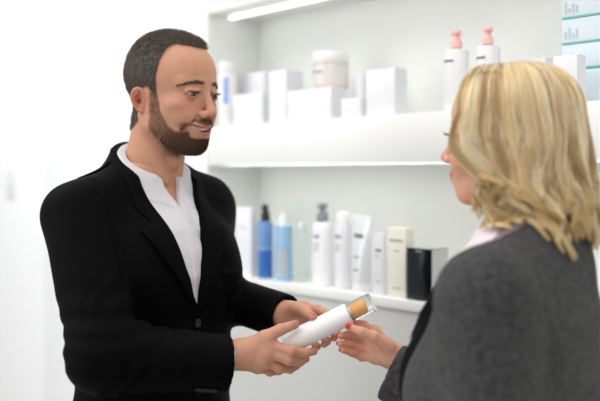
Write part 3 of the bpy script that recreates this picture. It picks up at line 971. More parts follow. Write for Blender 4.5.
V_Z = [-60, -21.5, -19, -14, -8, -3, 0, 3, 8]
V_W = [-3, 0.0, 1.5, 3.7, 5.6, 6.9, 7.3, 7.2, 6.5]
def v_edge(z, side):
    # the left front laps over the right one, so the opening sits off centre
    if side > 0: return np.interp(z, [-60, -23.5, -21.5, -14, -8, -3, 0, 3, 8], [-6, -4.5, -1.8, -.6, 1.2, 3.4, 5.0, 5.6, 5.4])
    return np.interp(z, [-60, -23.5, -21.5, -19, -14, -8, -3, 0, 3, 8], [2, 1.0, -1.8, -3.3, -5.2, -6.5, -7.2, -7.4, -7.2, -6.5])
def v_open(q):
    """<0 inside the blazer's front opening"""
    return np.maximum(np.maximum(q[:, 1] - v_edge(q[:, 2], 1), v_edge(q[:, 2], -1) - q[:, 1]) * .9, 1.0 - q[:, 0])
def collar_plane(q, top=7.7, slope=.60): return (q[:, 2] - (top - slope * (q[:, 0] + 7.0))) * .85

def jacket_man(p):
    q = TF.loc(p)
    u = U_man(p)
    out = u - .0135 + .0011 * vnoise(p, 26, 40) + .0020 * sstep(0, -10, q[:, 2]) * np.sin(q[:, 1] * .55 + q[:, 2] * .42 + vnoise(p, 12, 41))
    out = np.maximum(out, collar_plane(q) * .01)
    dr, axr = sleeve(p, RS, RE, RC, (.063, .055, .046), 3)
    dl, axl = sleeve(p, LS, LE, LC, (.060, .050, .034), 9)
    dr = cuff_cut(p, dr, RC, axr, .046)
    dl = cuff_cut(p, dl, LC, axl, .034)
    d = smin(out, np.minimum(dr, dl), .022)
    # the sleeve heads sit on the shoulder with a fine seam
    for S, s in ((RS, -1), (LS, 1)):
        sm = np.abs(q[:, 1] * s - 15.6 - .10 * (q[:, 2] + 5)) * .01
        d = d + .0018 * np.exp(-(sm / .0028) ** 2) * (q[:, 2] > -14) * (q[:, 2] < 3)
    d = np.maximum(d, -(u - .004))
    d = smax(d, -v_open(q) * .01, .003)
    # front edge below the button: a fine overlap line
    line = np.abs(q[:, 1] + 2.2) * .01
    d = d + .0022 * np.exp(-(line / .003) ** 2) * (q[:, 2] < -21) * (q[:, 0] > 0)
    return d

def lapel_man(side):
    pts = [(-.4, -22.5), (4.0, -18.0), (8.6, -12.0), (11.2, -7.6), (8.7, -6.3), (9.9, -4.2), (9.8, 0), (9.0, 4.5), (4, 9), (0, 9)]
    def f(p):
        q = TF.loc(p)
        u = U_man(p)
        d = np.maximum(u - .0178, -(u - .0065))
        y = (q[:, 1] - v_edge(q[:, 2], side)) * side + np.interp(q[:, 2], V_Z, V_W)
        pl = poly2(y, q[:, 2], pts)
        pl = np.where(q[:, 0] < -2.5, (q[:, 2] - 20), pl)                  # behind the neck it is all collar
        low = np.where(q[:, 0] < -2.5, -(q[:, 2] - (1.8 - .25 * (q[:, 0] + 7))), -100)
        d = np.maximum(d, np.maximum(pl, low) * .01)
        d = smax(d, -v_open(q) * .01, .003)
        d = np.maximum(d, (collar_plane(q) - .25) * .01)
        d = np.maximum(d, np.where(q[:, 0] > 0, -y, -q[:, 1] * side) * .01)
        return d
    return f

def shirt_man(p):
    q = TF.loc(p)
    u = U_man(p)
    fold = .0018 * np.sin(q[:, 1] * 1.5 + q[:, 2] * .35) * sstep(1, -4, q[:, 2]) + .0015 * sstep(0, -6, q[:, 2]) * vnoise(p, 50, 77)
    cp = collar_plane(q, 8.25, .61)
    stand = .0020 * (cp > -2.9)
    d = np.maximum(u - .0062 - fold - stand, -(u + .005))
    # button band
    band = (np.abs(q[:, 1] + .9) - 1.5) * .01
    d = np.minimum(d, np.maximum(np.maximum(u - .0088 - fold, -(u + .005)), band))
    # standing band collar, open at the throat
    d = np.maximum(d, collar_plane(q, 8.25, .61) * .01)
    notch = np.maximum((np.abs(q[:, 1] + .8) - np.interp(q[:, 2], [-4.6, -3.0, -.5, 6], [0, .5, 1.7, 2.6])) * .01, (1.0 - q[:, 0]) * .01)
    d = smax(d, -notch, .003)
    d = np.maximum(d, (-21.6 - q[:, 2]) * .01)
    return d

black_cloth = mat('black_wool', (3, 3, 5), .7, .08, vary=.18, vscale=160, bump=.18, bscale=1400)
shirt_cloth = mat('white_cotton', (218, 215, 219), .8, .2, vary=.015, vscale=60, bump=.12, bscale=900)
def bbox(pts, m): pts = np.asarray(pts); return pts.min(0) - m, pts.max(0) + m

def sdf_obj(name, f, lo, hi, h, material, parent, root, col=None, pad=1.7):
    v, q = surface(f, lo, hi, h, pad)
    c = None if col is None else col(v)
    return link(name, numpy_mesh(name, v - root, q, c), material, parent)

tc = TF.o
jk = sdf_obj('blazer', jacket_man, (-.56, 1.25, CAM_H - .66), (.05, 2.0, CAM_H + .12), .0034, black_cloth, man, MR)
jk['label'] = 'black wool blazer'
for s in (-1, 1):
    sdf_obj('lapel', lapel_man(s), (tc[0] - .22, tc[1] - .25, CAM_H - .28), (tc[0] + .25, tc[1] + .22, CAM_H + .10), .0022, black_cloth, jk, MR)
sh = sdf_obj('shirt', shirt_man, (tc[0] - .20, tc[1] - .24, CAM_H - .34), (tc[0] + .24, tc[1] + .20, CAM_H + .12), .0026, shirt_cloth, man, MR)
sh['label'] = 'white collarless shirt'
# shirt cuffs
for (Cf, E, ce, r) in ((RC, RE, P(228.2, 358, 1.449), .029), (LC, LE, P(271.0, 313, 1.597), .026)):
    ax = (Cf - E) / np.linalg.norm(Cf - E)
    def cf(p, ce=ce, ax=ax, r=r):
        q = p - ce; al = q @ ax
        rad = np.linalg.norm(q - al[:, None] * ax, axis=1)
        return np.maximum(np.abs(rad - r) - .0014, np.abs(al + .012) - .0165)
    sdf_obj('shirt_cuff', cf, ce - .055, ce + .055, .0016, shirt_cloth, sh, MR)
# sleeve buttons and front button
btn = mat('black_horn_button', (30, 30, 34), .3, .5)
def button(pos, nrm, r, parent, root):
    bm = bmesh.new()
    bm_lathe(bm, [(0, 0), (r, 0), (r, r * .25), (r * .8, r * .36), (r * .7, r * .25), (0, r * .22)], 16)
    o = from_bm('button', bm, btn, parent)
    o.location = np.asarray(pos) - root
    o.rotation_euler = Vector(nrm).to_track_quat('Z', 'Y').to_euler()
    return o
for px in (200.5, 207.5, 214.5):
    c = RE + (RC - RE) * ((px - 105) / (228 - 105))
    n = np.array([0, -.62, -.78])
    button(c + n * .0485, n, .0062, jk, MR)
button(TF.wld((12.5, -1.6, -24.2)), TF.R @ np.array([1, 0, -.1]), .0075, jk, MR)
# welt pocket on the chest
def pocket(p):
    q = TF.loc(p); u = U_man(p)
    d = np.maximum(u - .0152, -(u - .0095))
    return np.maximum(d, np.maximum(np.abs(q[:, 1] - 7.2) - 3.6, np.maximum(np.abs(q[:, 2] + 15.5 - .12 * (q[:, 1] - 7.2)) - .9, -q[:, 0])) * .01)
sdf_obj('breast_pocket', pocket, tc - .28, tc + .28, .0028, black_cloth, jk, MR)

# hands
man_r_w = P(240, 354, 1.452)
man_r = [[P(267, 344, 1.440), P(291, 351, 1.432), P(305, 353, 1.445), P(314, 351.5, 1.462)],
         [P(267, 352, 1.436), P(288, 359.5, 1.434), P(300, 361.5, 1.453), P(306, 359, 1.478)],
         [P(263, 360.5, 1.440), P(279, 368, 1.446), P(290, 369, 1.468), P(297, 366, 1.490)],
         [P(258, 366.5, 1.450), P(270, 371.5, 1.462), P(279, 371, 1.480), P(286, 368, 1.496)]]
man_r_t = [P(250, 347, 1.444), P(264, 337, 1.438), P(280, 330.0, 1.440), P(295, 324.5, 1.450)]
man_l_w = P(284, 314, 1.568)
man_l = [[P(304, 307.5, 1.535), P(318, 310, 1.513), P(327, 313.5, 1.500), P(333, 319, 1.497)],
         [P(304, 313, 1.545), P(326, 322, 1.536), P(336, 332, 1.512), P(334, 338, 1.482)],
         [P(301, 319, 1.548), P(319, 331, 1.540), P(327, 341, 1.512), P(324, 344.5, 1.480)],
         [P(297, 324, 1.550), P(309, 337, 1.540), P(317, 346.5, 1.512), P(313.5, 349.5, 1.482)]]
man_l_t = [P(288, 310, 1.548), P(296, 307.5, 1.520), P(305, 310.5, 1.488), P(313, 316.5, 1.462)]
def bottle_sdf(p):
    q = p - BA; al = q @ bdir
    return np.maximum(np.linalg.norm(q - al[:, None] * bdir, axis=1) - BR, np.maximum(-al, al - BL - .044))
def press(d, p): return smax(d, .0004 - bottle_sdf(p), .0015)     # flesh gives way where it touches the bottle
def hand_mr(p): return press(hand_sdf(p, man_r_w, man_r, man_r_t, .0128, .0083, elbow=P(205, 360, 1.44), wrist_r=.0245, elbow_r=.027), p)
def hand_ml(p): return press(hand_sdf(p, man_l_w, man_l, man_l_t, .0125, .0080, elbow=LE + (LC - LE) * .72, wrist_r=.0235, elbow_r=.027), p)

def head_man(p): return head_sdf(HF.loc(p)) * HF.s
def man_skin(v):
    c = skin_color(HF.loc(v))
    b = beard_mask(HF.loc(v))[:, None]
    l_ = HF.loc(v)
    bs = (.42 + .38 * sstep(2, 6.5, l_[:, 0]) * sstep(-5, -8, l_[:, 2]))[:, None]     # thinner growth on the cheeks
    hl = sstep(-.3, .5, hairline(HF.loc(v)))[:, None] * (scalp(HF.loc(v)) < .6)[:, None]
    c = c * (1 - b * bs) + np.array(lin((96, 70, 56))) * b * bs
    c = c * (1 - .75 * hl) + np.array(lin((96, 74, 62))) * .75 * hl
    return c
def hand_skin(v, joints, base=(206, 152, 126), red=(198, 112, 92)):
    c = np.tile(np.array(lin(base)), (len(v), 1))
    r = np.array(lin(red))
    for j, s in joints:
        m = .45 * np.exp(-(np.linalg.norm(v - j, axis=1) / s) ** 2)
        c = c * (1 - m[:, None]) + r * m[:, None]
    return c
hv, hq = surface(head_man, HF.o + np.array([-.13, -.13, -.21]), HF.o + np.array([.14, .14, .125]), .00165)
rv, rq = surface(hand_mr, *bbox([P(205, 360, 1.44), *[j for f in man_r for j in f], *man_r_t], .035), .0013)
lv, lq = surface(hand_ml, *bbox([LE + (LC - LE) * .72, *[j for f in man_l for j in f], *man_l_t], .035), .0013)
def under_man(p):
    d = U_man(p) + .004
    for S, E, W in ((RS, RE, P(215, 360, 1.442)), (LS, LE, LE + (LC - LE) * .8)):
        d = smin(d, np.minimum(caps(p, S, E, .048, .04), caps(p, E, W, .038, .026)), .03)
    for s in (-1, 1):
        hip = TF.wld((0, s * 9, -55)); kn = TF.wld((2, s * 10, -102)); an = TF.wld((0, s * 10.5, -142))
        d = smin(d, np.minimum(caps(p, hip, kn, .075, .052), caps(p, kn, an, .05, .036)), .05)
    return d
bv, bq = surface(under_man, (-.6, 1.25, .05), (.05, 2.0, CAM_H + .02), .009)
tips = [(f[3], .010) for f in man_r + man_l] + [(f[1], .008) for f in man_r + man_l] + [(man_r_t[3], .010), (man_l_t[3], .010)]
bv2, bq2, bc2 = merge([(hv, hq, man_skin(hv)), (rv, rq, hand_skin(rv, tips)), (lv, lq, hand_skin(lv, tips)), (bv, bq, np.tile(np.array(lin((200, 147, 119))), (len(bv), 1)))])
mbody = link('body', numpy_mesh('body', bv2 - MR, bq2, bc2), skin_m, man)
for s in (1, -1): eyeball('eye', HF, s, mbody, MR, look=(math.radians(-6), math.radians(-3)))
# teeth: upper row following the smile
bm = bmesh.new()
for k in range(-5, 6):
    y = k * .44
    x = 8.35 - .075 * y * y
    w = .20 if abs(k) > 1 else .215
    zt = mouth_z(y) + .42; zb = mouth_z(y) - .22
    r0 = bmesh.ops.create_cube(bm, size=1)
    a = math.atan(-.15 * y)
    for v in r0['verts']:
        l = Vector((v.co.x * .3, v.co.y * 2 * w, v.co.z * (zt - zb)))
        l = Vector((l.x * math.cos(a) - l.y * math.sin(a) * -1 * -1, l.y * math.cos(a) + l.x * math.sin(a), l.z))
        v.co = Vector(HF.wld((x + l.x, y + l.y, (zt + zb) / 2 + l.z)) - MR)
from_bm('teeth', bm, lip_m, mbody)
nail_m = mat('natural_nail', (226, 176, 158), .22, .5, coat=.3)
nail('nail', man_r_t[3], man_r_t[2], (.15, -.55, .85), .0076, nail_m, mbody, MR, length=.013, width=.0062)
nail('nail', man_l_t[3], man_l_t[2], (.25, -.35, .9), .0074, nail_m, mbody, MR, length=.012, width=.006)

# hair: a close cap with thousands of short hairs on it
def cap_man(p):
    q = HF.loc(p)
    hl = hairline(q)
    t = .08 + .24 * sstep(0, 2.0, hl) + .18 * sstep(6, 11, q[:, 2]) + .15 * sstep(3, 6, q[:, 0]) * sstep(7, 9, q[:, 2])
    d = scalp(q) - t + .10 * vnoise(q, 3.2, 5)
    d = np.maximum(d, -(scalp(q) + .25))
    return smax(d, -hl, .35) * HF.s
hair_m = mat('short_brown_hair', (255, 255, 255), .55, .35, attr=True)
cv, cq = surface(cap_man, HF.o + np.array([-.125, -.125, -.09]), HF.o + np.array([.125, .125, .14]), .0022)
brown = np.array(lin((98, 87, 79)))
cl = HF.loc(cv)
w = (scalp(cl) > -.05).astype(float)
sp, sn = sample_surface(cv, cq, w, 17000, 3)
spl = HF.loc(sp)
fwd = HF.R @ np.array([.55, 0, .1])
side = (HF.R @ np.array([.15, 0, -.55]))
topw = sstep(5, 10, spl[:, 2])[:, None]
dirs = fwd * topw + side * (1 - topw)
ln = (.0042 + .0042 * sstep(5, 11, spl[:, 2]))
sv, sq, scol = short_hairs(sp, sn, dirs, ln, .00040, brown * 1.3, 4)
hvv, hqq, hcc = merge([(cv, cq, np.tile(brown * .8, (len(cv), 1))), (sv, sq, scol)])
mh = link('hair', numpy_mesh('hair', hvv - MR, hqq, hcc), hair_m, man)
mh['label'] = 'short brown cropped hair'
# beard
bm_w = beard_mask(HF.loc(hv))
sp, sn = sample_surface(hv, hq, np.where(bm_w > .12, bm_w ** 1.3 * (.34 + .66 * sstep(2, 7, HF.loc(hv)[:, 0]) * sstep(-3, -7, HF.loc(hv)[:, 2])), 0), 15000, 8)
dn = HF.R @ np.array([.10, 0, -.75])
spl = HF.loc(sp)
full = sstep(-5, -9, spl[:, 2]) * sstep(1, 6, spl[:, 0])
sv, sq, scol = short_hairs(sp, sn, np.tile(dn, (len(sp), 1)), .0026 + .0008 * full, .00025, np.array(lin((94, 71, 57))), 9)
be = link('beard', numpy_mesh('beard', sv - MR, sq, scol), hair_m, man)
be['label'] = 'short dark brown beard and moustache'
# eyebrows and lashes
def brow_w(p, s):
    y = p[:, 1] * s
    zc = np.interp(y, [.9, 2, 3.4, 4.6, 5.6], [2.62, 2.70, 2.60, 2.2, 1.65])
    hw = np.interp(y, [.9, 1.5, 3.4, 4.6, 5.6], [.20, .34, .32, .22, .08])
    return ((np.abs(p[:, 2] - zc) < hw) & (y > .9) & (y < 5.5) & (p[:, 0] > 4)).astype(float)
for s in (1, -1):
    sp, sn = sample_surface(hv, hq, brow_w(HF.loc(hv), s), 620, 21)
    if len(sp) == 0: continue
    dv = HF.R @ np.array([-.3, .9 * s, .15])
    sv, sq, scol = short_hairs(sp, sn * .3, np.tile(dv, (len(sp), 1)), .0034, .00027, np.array(lin((112, 90, 76))), 22)
    link('eyebrow', numpy_mesh('eyebrow', sv - MR, sq, scol), hair_m, mbody)
    g = np.random.default_rng(5); n = 34
    t = g.uniform(-1.15, 1.15, n)
    root_ = np.stack([EYE[0] + np.sqrt(np.maximum(1.36 ** 2 - t ** 2 - .4 ** 2, .01)), s * (EYE[1] + t), EYE[2] + .38 * np.sqrt(1 - (t / 1.4) ** 2) + .10 * t], 1)
    d = np.stack([np.full(n, .55), s * t * .35, np.full(n, .15)], 1)
    paths = np.stack([root_, root_ + d * .6, root_ + d * 1.0 + np.array([0, 0, .15])], 1)
    V, Q, Cc = strands(HF.wld(paths.reshape(-1, 3)).reshape(paths.shape), np.tile(np.array([.0004, .0003, .0001]), (n, 1)), np.tile(np.array(lin((36, 26, 22))), (n, 3, 1)))
    link('eyelashes', numpy_mesh('eyelashes', V - MR, Q, Cc), hair_m, mbody)

# trousers and shoes (below the frame)
def trousers(p):
    d = ellip(p, TF.wld((0, 0, -58)), (.165, .165, .10))
    for s in (-1, 1):
        hip = TF.wld((0, s * 9, -60)); kn = TF.wld((2, s * 10, -102)); an = TF.wld((0, s * 10.5, -146))
        d = smin(d, np.minimum(caps(p, hip, kn, .095, .075), caps(p, kn, an, .072, .066)), .04)
    return np.maximum(d + .002 * vnoise(p, 25, 3), .035 - p[:, 2])
sdf_obj('trousers', trousers, (-.6, 1.3, 0), (.05, 2.0, CAM_H - .45), .011, mat('black_trouser_cloth', (20, 21, 25), .8, .2, bump=.1, bscale=900), man, MR)
for s in (-1, 1):
    a = TF.wld((-3, s * 10.5, 0)); b = TF.wld((17, s * 12.5, 0))
    a[2] = .045; b[2] = .032
    def shoe(p, a=a, b=b): return np.maximum(np.minimum(smin(caps(p, a, b, .045, .036), caps(p, a + [0, 0, .0], a + [0, 0, .05], .042, .04), .03), 9), .001 - p[:, 2])
    sdf_obj('shoe', shoe, np.minimum(a, b) - .07, np.maximum(a, b) + .11, .006, mat('black_leather', (20, 18, 17), .3, .5), man, MR)
# ------------------------------------------------------------------ person in the grey jacket
wom = empty('person', (0.35, 1.26, 0.0))
tag(wom, 'person in grey wool jacket seen from behind, reaching for the bottle', 'person')
WR = np.array(wom.location)
HW = Frame((0.300, 1.27, CAM_H + .0535), math.radians(149), math.radians(2), 0, .0088)
TW = Frame((0.306, 1.245, CAM_H - .104), math.radians(150), 0, 0, .01)
WN0 = HW.wld((-2.2, 0, -3)); WN1 = HW.wld((-4.4, 0, -21))
def torso_wom(p):
    q = TW.loc(p); z = q[:, 2]
    a = np.interp(z, [-60, -50, -38, -28, -18, -9, -4, 1, 5], [11.5, 11.5, 9.2, 9.8, 10.6, 9.4, 7.4, 5, 3])
    b = np.interp(z, [-60, -50, -38, -28, -18, -9, -4, 1, 5], [17.5, 17.2, 14.2, 15.2, 16.6, 16.2, 12.6, 6.5, 3.5])
    xo = np.interp(z, [-60, -40, -16, -4, 4], [0, .3, .3, -1.5, -3.2])
    rr = np.sqrt(((q[:, 0] - xo) / a) ** 2 + (np.abs(q[:, 1]) / b) ** 2)
    d = np.maximum((rr - 1) * a * .93, z - 4)
    m = np.stack([q[:, 0], np.abs(q[:, 1]), z], 1)
    d = smin(d, caps(m, (-2.4, 3, -1.2), (-.8, 13.2, -4.4), 3.8, 4.4), 4)
    d = smin(d, ellip(m, (4.8, 7.0, -20), (6.8, 6.6, 6.6)), 3.5)
    return np.maximum(d, -62 - z) * .01
def U_wom(p): return smin(torso_wom(p), caps(p, WN0, WN1, .043, .047), .04)
WLS = TW.wld((-.6, 14.8, -5.6)); WLE = TW.wld((-3.5, 19.0, -33)); WLC = TW.wld((10, 17, -52))
WRS = TW.wld((-.6, -16.6, -5.6)); WRE = np.array([.345, 1.385, CAM_H - .42]); WRC = P(390, 372, 1.450)
def wv_open(q):
    w = np.interp(q[:, 2], [-62, -45, -30, -18, -6, 0, 4, 8], [9, 6.5, 4.5, 6.0, 8.6, 9.0, 8.0, 5])
    return np.maximum((np.abs(q[:, 1]) - w) * .9, .5 - q[:, 0])
def jacket_wom(p):
    q = TW.loc(p); u = U_wom(p)
    flare = 0.014 * sstep(-10, -45, q[:, 2]) * sstep(2, 10, q[:, 0]) * sstep(-8, 3, q[:, 1])
    out = u - .015 - flare + .0020 * vnoise(p, 22, 60)
    out = np.maximum(out, collar_plane(q, 5.6, .62) * .01)
    dl, axl = sleeve(p, WLS, WLE, WLC, (.064, .056, .044), 31)
    dr, axr = sleeve(p, WRS, WRE, WRC, (.060, .056, .046), 37)
    dl = cuff_cut(p, dl, WLC, axl, .044)
    dr = cuff_cut(p, dr, WRC, axr, .046)
    d = smin(out, np.minimum(dl, dr), .020)
    for s in (-1, 1):
        sm = np.abs(q[:, 1] * s - 13.8 - .10 * (q[:, 2] + 5)) * .01
        d = d + .0022 * np.exp(-(sm / .0032) ** 2) * (q[:, 2] > -16) * (q[:, 2] < 3)
    d = d + .0016 * np.exp(-((q[:, 1] * .01) / .003) ** 2) * (q[:, 0] < -2)          # centre back seam
    d = np.maximum(d, -(u - .006 - flare))
    return smax(d, -wv_open(q) * .01, .003)
def trim_wom(p):
    q = TW.loc(p); u = U_wom(p)
    flare = 0.014 * sstep(-10, -45, q[:, 2]) * sstep(2, 10, q[:, 0]) * sstep(-8, 3, q[:, 1])
    st = .006 * sstep(-4, -16, q[:, 2]) * (q[:, 1] > 0)                     # the open front stands off the body
    d = np.maximum(u - .020 - st - flare, -(u - .004 - flare))
    v = wv_open(q)
    d = np.maximum(d, np.maximum(np.abs(v - .3) - .9, -q[:, 0] - 0) * .01)
    lap = poly2(np.abs(q[:, 1]), q[:, 2], [(5, -20), (9.5, -9), (12.0, -5.2), (9.2, -4.6), (8, 3), (3, 3)])
    d = np.minimum(d, np.maximum(np.maximum(u - .030, -(u - .010)), np.maximum(lap, np.maximum(.5 - v, -q[:, 0])) * .01))
    d = np.maximum(d, collar_plane(q, 6.0, .62) * .01)
    return d
def blouse_wom(p):
    q = TW.loc(p); u = U_wom(p)
    d = np.maximum(u - .0055 - .001 * vnoise(p, 40, 88), -(u + .006))
    d2 = np.maximum(np.maximum(u - .0125 - .010 * sstep(0, 6, q[:, 0]), -(u + .003)), np.maximum(-4.5 - q[:, 2] + .1 * q[:, 0], -.5 - q[:, 0]) * .01)       # turned collar
    d = np.minimum(d, d2)
    d = np.maximum(d, collar_plane(q, 7.6, .42) * .01)
    nt = np.maximum((np.abs(q[:, 1]) - np.interp(q[:, 2], [-9, -6, 0, 6], [0, .8, 3.0, 4.0])) * .01, (1.5 - q[:, 0]) * .01)
    return np.maximum(smax(d, -nt, .003), (-40 - q[:, 2]) * .01)

tweed = mat('grey_wool_tweed', (68, 67, 67), .9, .12, vary=.55, vscale=130, bump=.8, bscale=1100, sheen=.12)
wj = sdf_obj('jacket', jacket_wom, (.02, .90, CAM_H - .76), (.70, 1.62, CAM_H + .02), .0036, tweed, wom, WR)
wj['label'] = 'grey wool jacket'
wt = sdf_obj('lapel_trim', trim_wom, (.02, .98, CAM_H - .74), (.62, 1.58, CAM_H + .0), .0034, mat('black_lapel_cloth', (22, 22, 25), .7, .2, bump=.1, bscale=900), wj, WR)
wb = sdf_obj('blouse', blouse_wom, (.10, 1.0, CAM_H - .53), (.60, 1.55, CAM_H + .02), .0034, mat('pale_pink_cotton', (236, 220, 226), .75, .2, vary=.02, vscale=50, bump=.1, bscale=700), wom, WR)
wb['label'] = 'pale pink blouse with a turned collar'

wom_w = P(396, 357, 1.458)
wom_f = [[P(375, 332, 1.472), P(364, 325, 1.480), P(356, 322.5, 1.482), P(351.5, 323.5, 1.484)],
         [P(372, 340, 1.472), P(358, 337, 1.476), P(347, 335, 1.464), P(340.5, 336, 1.452)],
         [P(372, 349, 1.470), P(358, 347.5, 1.475), P(348, 344.5, 1.462), P(340, 344, 1.450)],
         [P(375, 357.5, 1.464), P(362, 357.5, 1.470), P(352, 353.5, 1.460), P(342.5, 350.5, 1.449)]]
wom_t = [P(388, 346, 1.444), P(374, 336.5, 1.436), P(361, 331.5, 1.434), P(348.5, 326.8, 1.438)]
def hand_w(p): return press(hand_sdf(p, wom_w, wom_f, wom_t, .0112, .0068, elbow=WRE * .35 + wom_w * .65, wrist_r=.021, elbow_r=.026), p)
def head_wom(p): return head_sdf(HW.loc(p), male=False, smile=False) * HW.s
hv, hq = surface(head_wom, HW.o + np.array([-.125, -.125, -.21]), HW.o + np.array([.125, .125, .12]), .0019)
rv, rq = surface(hand_w, *bbox([WRE * .35 + wom_w * .65, *[j for f in wom_f for j in f], *wom_t], .035), .0012)
def under_wom(p):
    d = U_wom(p) + .004
    for S, E, W in ((WLS, WLE, WLC), (WRS, WRE, WRE * .3 + WRC * .7)):
        d = smin(d, np.minimum(caps(p, S, E, .042, .036), caps(p, E, W, .034, .024)), .03)
    for s in (-1, 1):
        hip = TW.wld((0, s * 9, -55)); kn = TW.wld((2, s * 9, -97)); an = TW.wld((0, s * 9, -132))
        d = smin(d, np.minimum(caps(p, hip, kn, .075, .05), caps(p, kn, an, .048, .033)), .05)
    # left hand, below the frame: a relaxed closed shape with fingers
    ax = (WLC - WLE) / np.linalg.norm(WLC - WLE)
    for k in range(4):
        o = np.cross(ax, [0, 0, 1]) * (k - 1.5) * .016
        d = smin(d, chain(p, [WLC + ax * .02, WLC + ax * .085 + o, WLC + ax * .12 + o * 1.1 - [0, 0, .012], WLC + ax * .135 + o * 1.1 - [0, 0, .035]], [.013, .010, .008, .0065]), .008)
    return d
bv, bq = surface(under_wom, (.0, .90, .05), (.70, 1.65, CAM_H - .08), .008)
wbase = (218, 164, 138)
wtips = [(f[3], .011) for f in wom_f] + [(f[2], .010) for f in wom_f] + [(wom_t[3], .010)]
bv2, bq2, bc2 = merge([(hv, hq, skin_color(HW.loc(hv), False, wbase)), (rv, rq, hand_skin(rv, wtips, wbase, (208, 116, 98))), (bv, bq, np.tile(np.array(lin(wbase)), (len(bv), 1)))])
wbody = link('body', numpy_mesh('body', bv2 - WR, bq2, bc2), skin_m, wom)
for s in (1, -1): eyeball('eye', HW, s, wbody, WR, iris=(90, 110, 120))
for s in (1, -1):
    g = np.random.default_rng(6); n = 90
    t = g.uniform(-1.15, 1.2, n)
    root_ = np.stack([EYE[0] + np.sqrt(np.maximum(1.36 ** 2 - t ** 2 - .3 ** 2, .01)), s * (EYE[1] + t), EYE[2] + .30 * np.sqrt(1 - (t / 1.4) ** 2) + .10 * t], 1)
    d = np.stack([np.full(n, .75), s * t * .4, np.full(n, .05)], 1)
    paths = np.stack([root_, root_ + d * .7, root_ + d * 1.1 + np.array([0, 0, .35])], 1)
    V, Q, Cc = strands(HW.wld(paths.reshape(-1, 3)).reshape(paths.shape), np.tile(np.array([.0006, .0005, .0002]), (n, 1)), np.tile(np.array(lin((24, 20, 22))), (n, 3, 1)))
    link('eyelashes', numpy_mesh('eyelashes', V - WR, Q, Cc), hair_m, wbody)
red_nail = mat('red_nail_varnish', (226, 74, 40), .18, .5, coat=.6)
nail('nail', wom_t[3], wom_t[2], (-.35, -.75, .55), .0062, red_nail, wbody, WR, length=.0125, width=.0052)
for f in wom_f[1:]:
    nail('nail', f[3], f[2], (-.75, .45, .25), .0056, red_nail, wbody, WR, length=.011, width=.0045)

# hair: a close cap below, wavy locks over it
def cap_wom(p):
    q = HW.loc(p)
    c = ellip(q, (-1.4, 0, 3.6), (9.9, 8.1, 8.4))
    c = smin(c, ellip(q, (-4.0, 0, -5), (5.4, 7.2, 8.5)), 3.0)
    face = np.maximum(q[:, 0] - np.interp(q[:, 2], [-14, -8, 0, 4, 8, 13], [-1.5, 1.0, 3.0, 4.5, 6.5, 10]), -20)
    return smax(c, face, .6) * HW.s
cv, cq = surface(cap_wom, HW.o + np.array([-.13, -.13, -.14]), HW.o + np.array([.13, .13, .13]), .004)
g = np.random.default_rng(17)
NL, NS, M = 230, 30, 40
paths = np.zeros((NL * NS, M, 3)); rad = np.zeros((NL * NS, M)); cols = np.zeros((NL * NS, M, 3))
blond = np.array(lin((236, 208, 160))); pale = np.array(lin((250, 237, 206))); dark = np.array(lin((166, 130, 88)))
sv_ = np.linspace(0, 1, M)
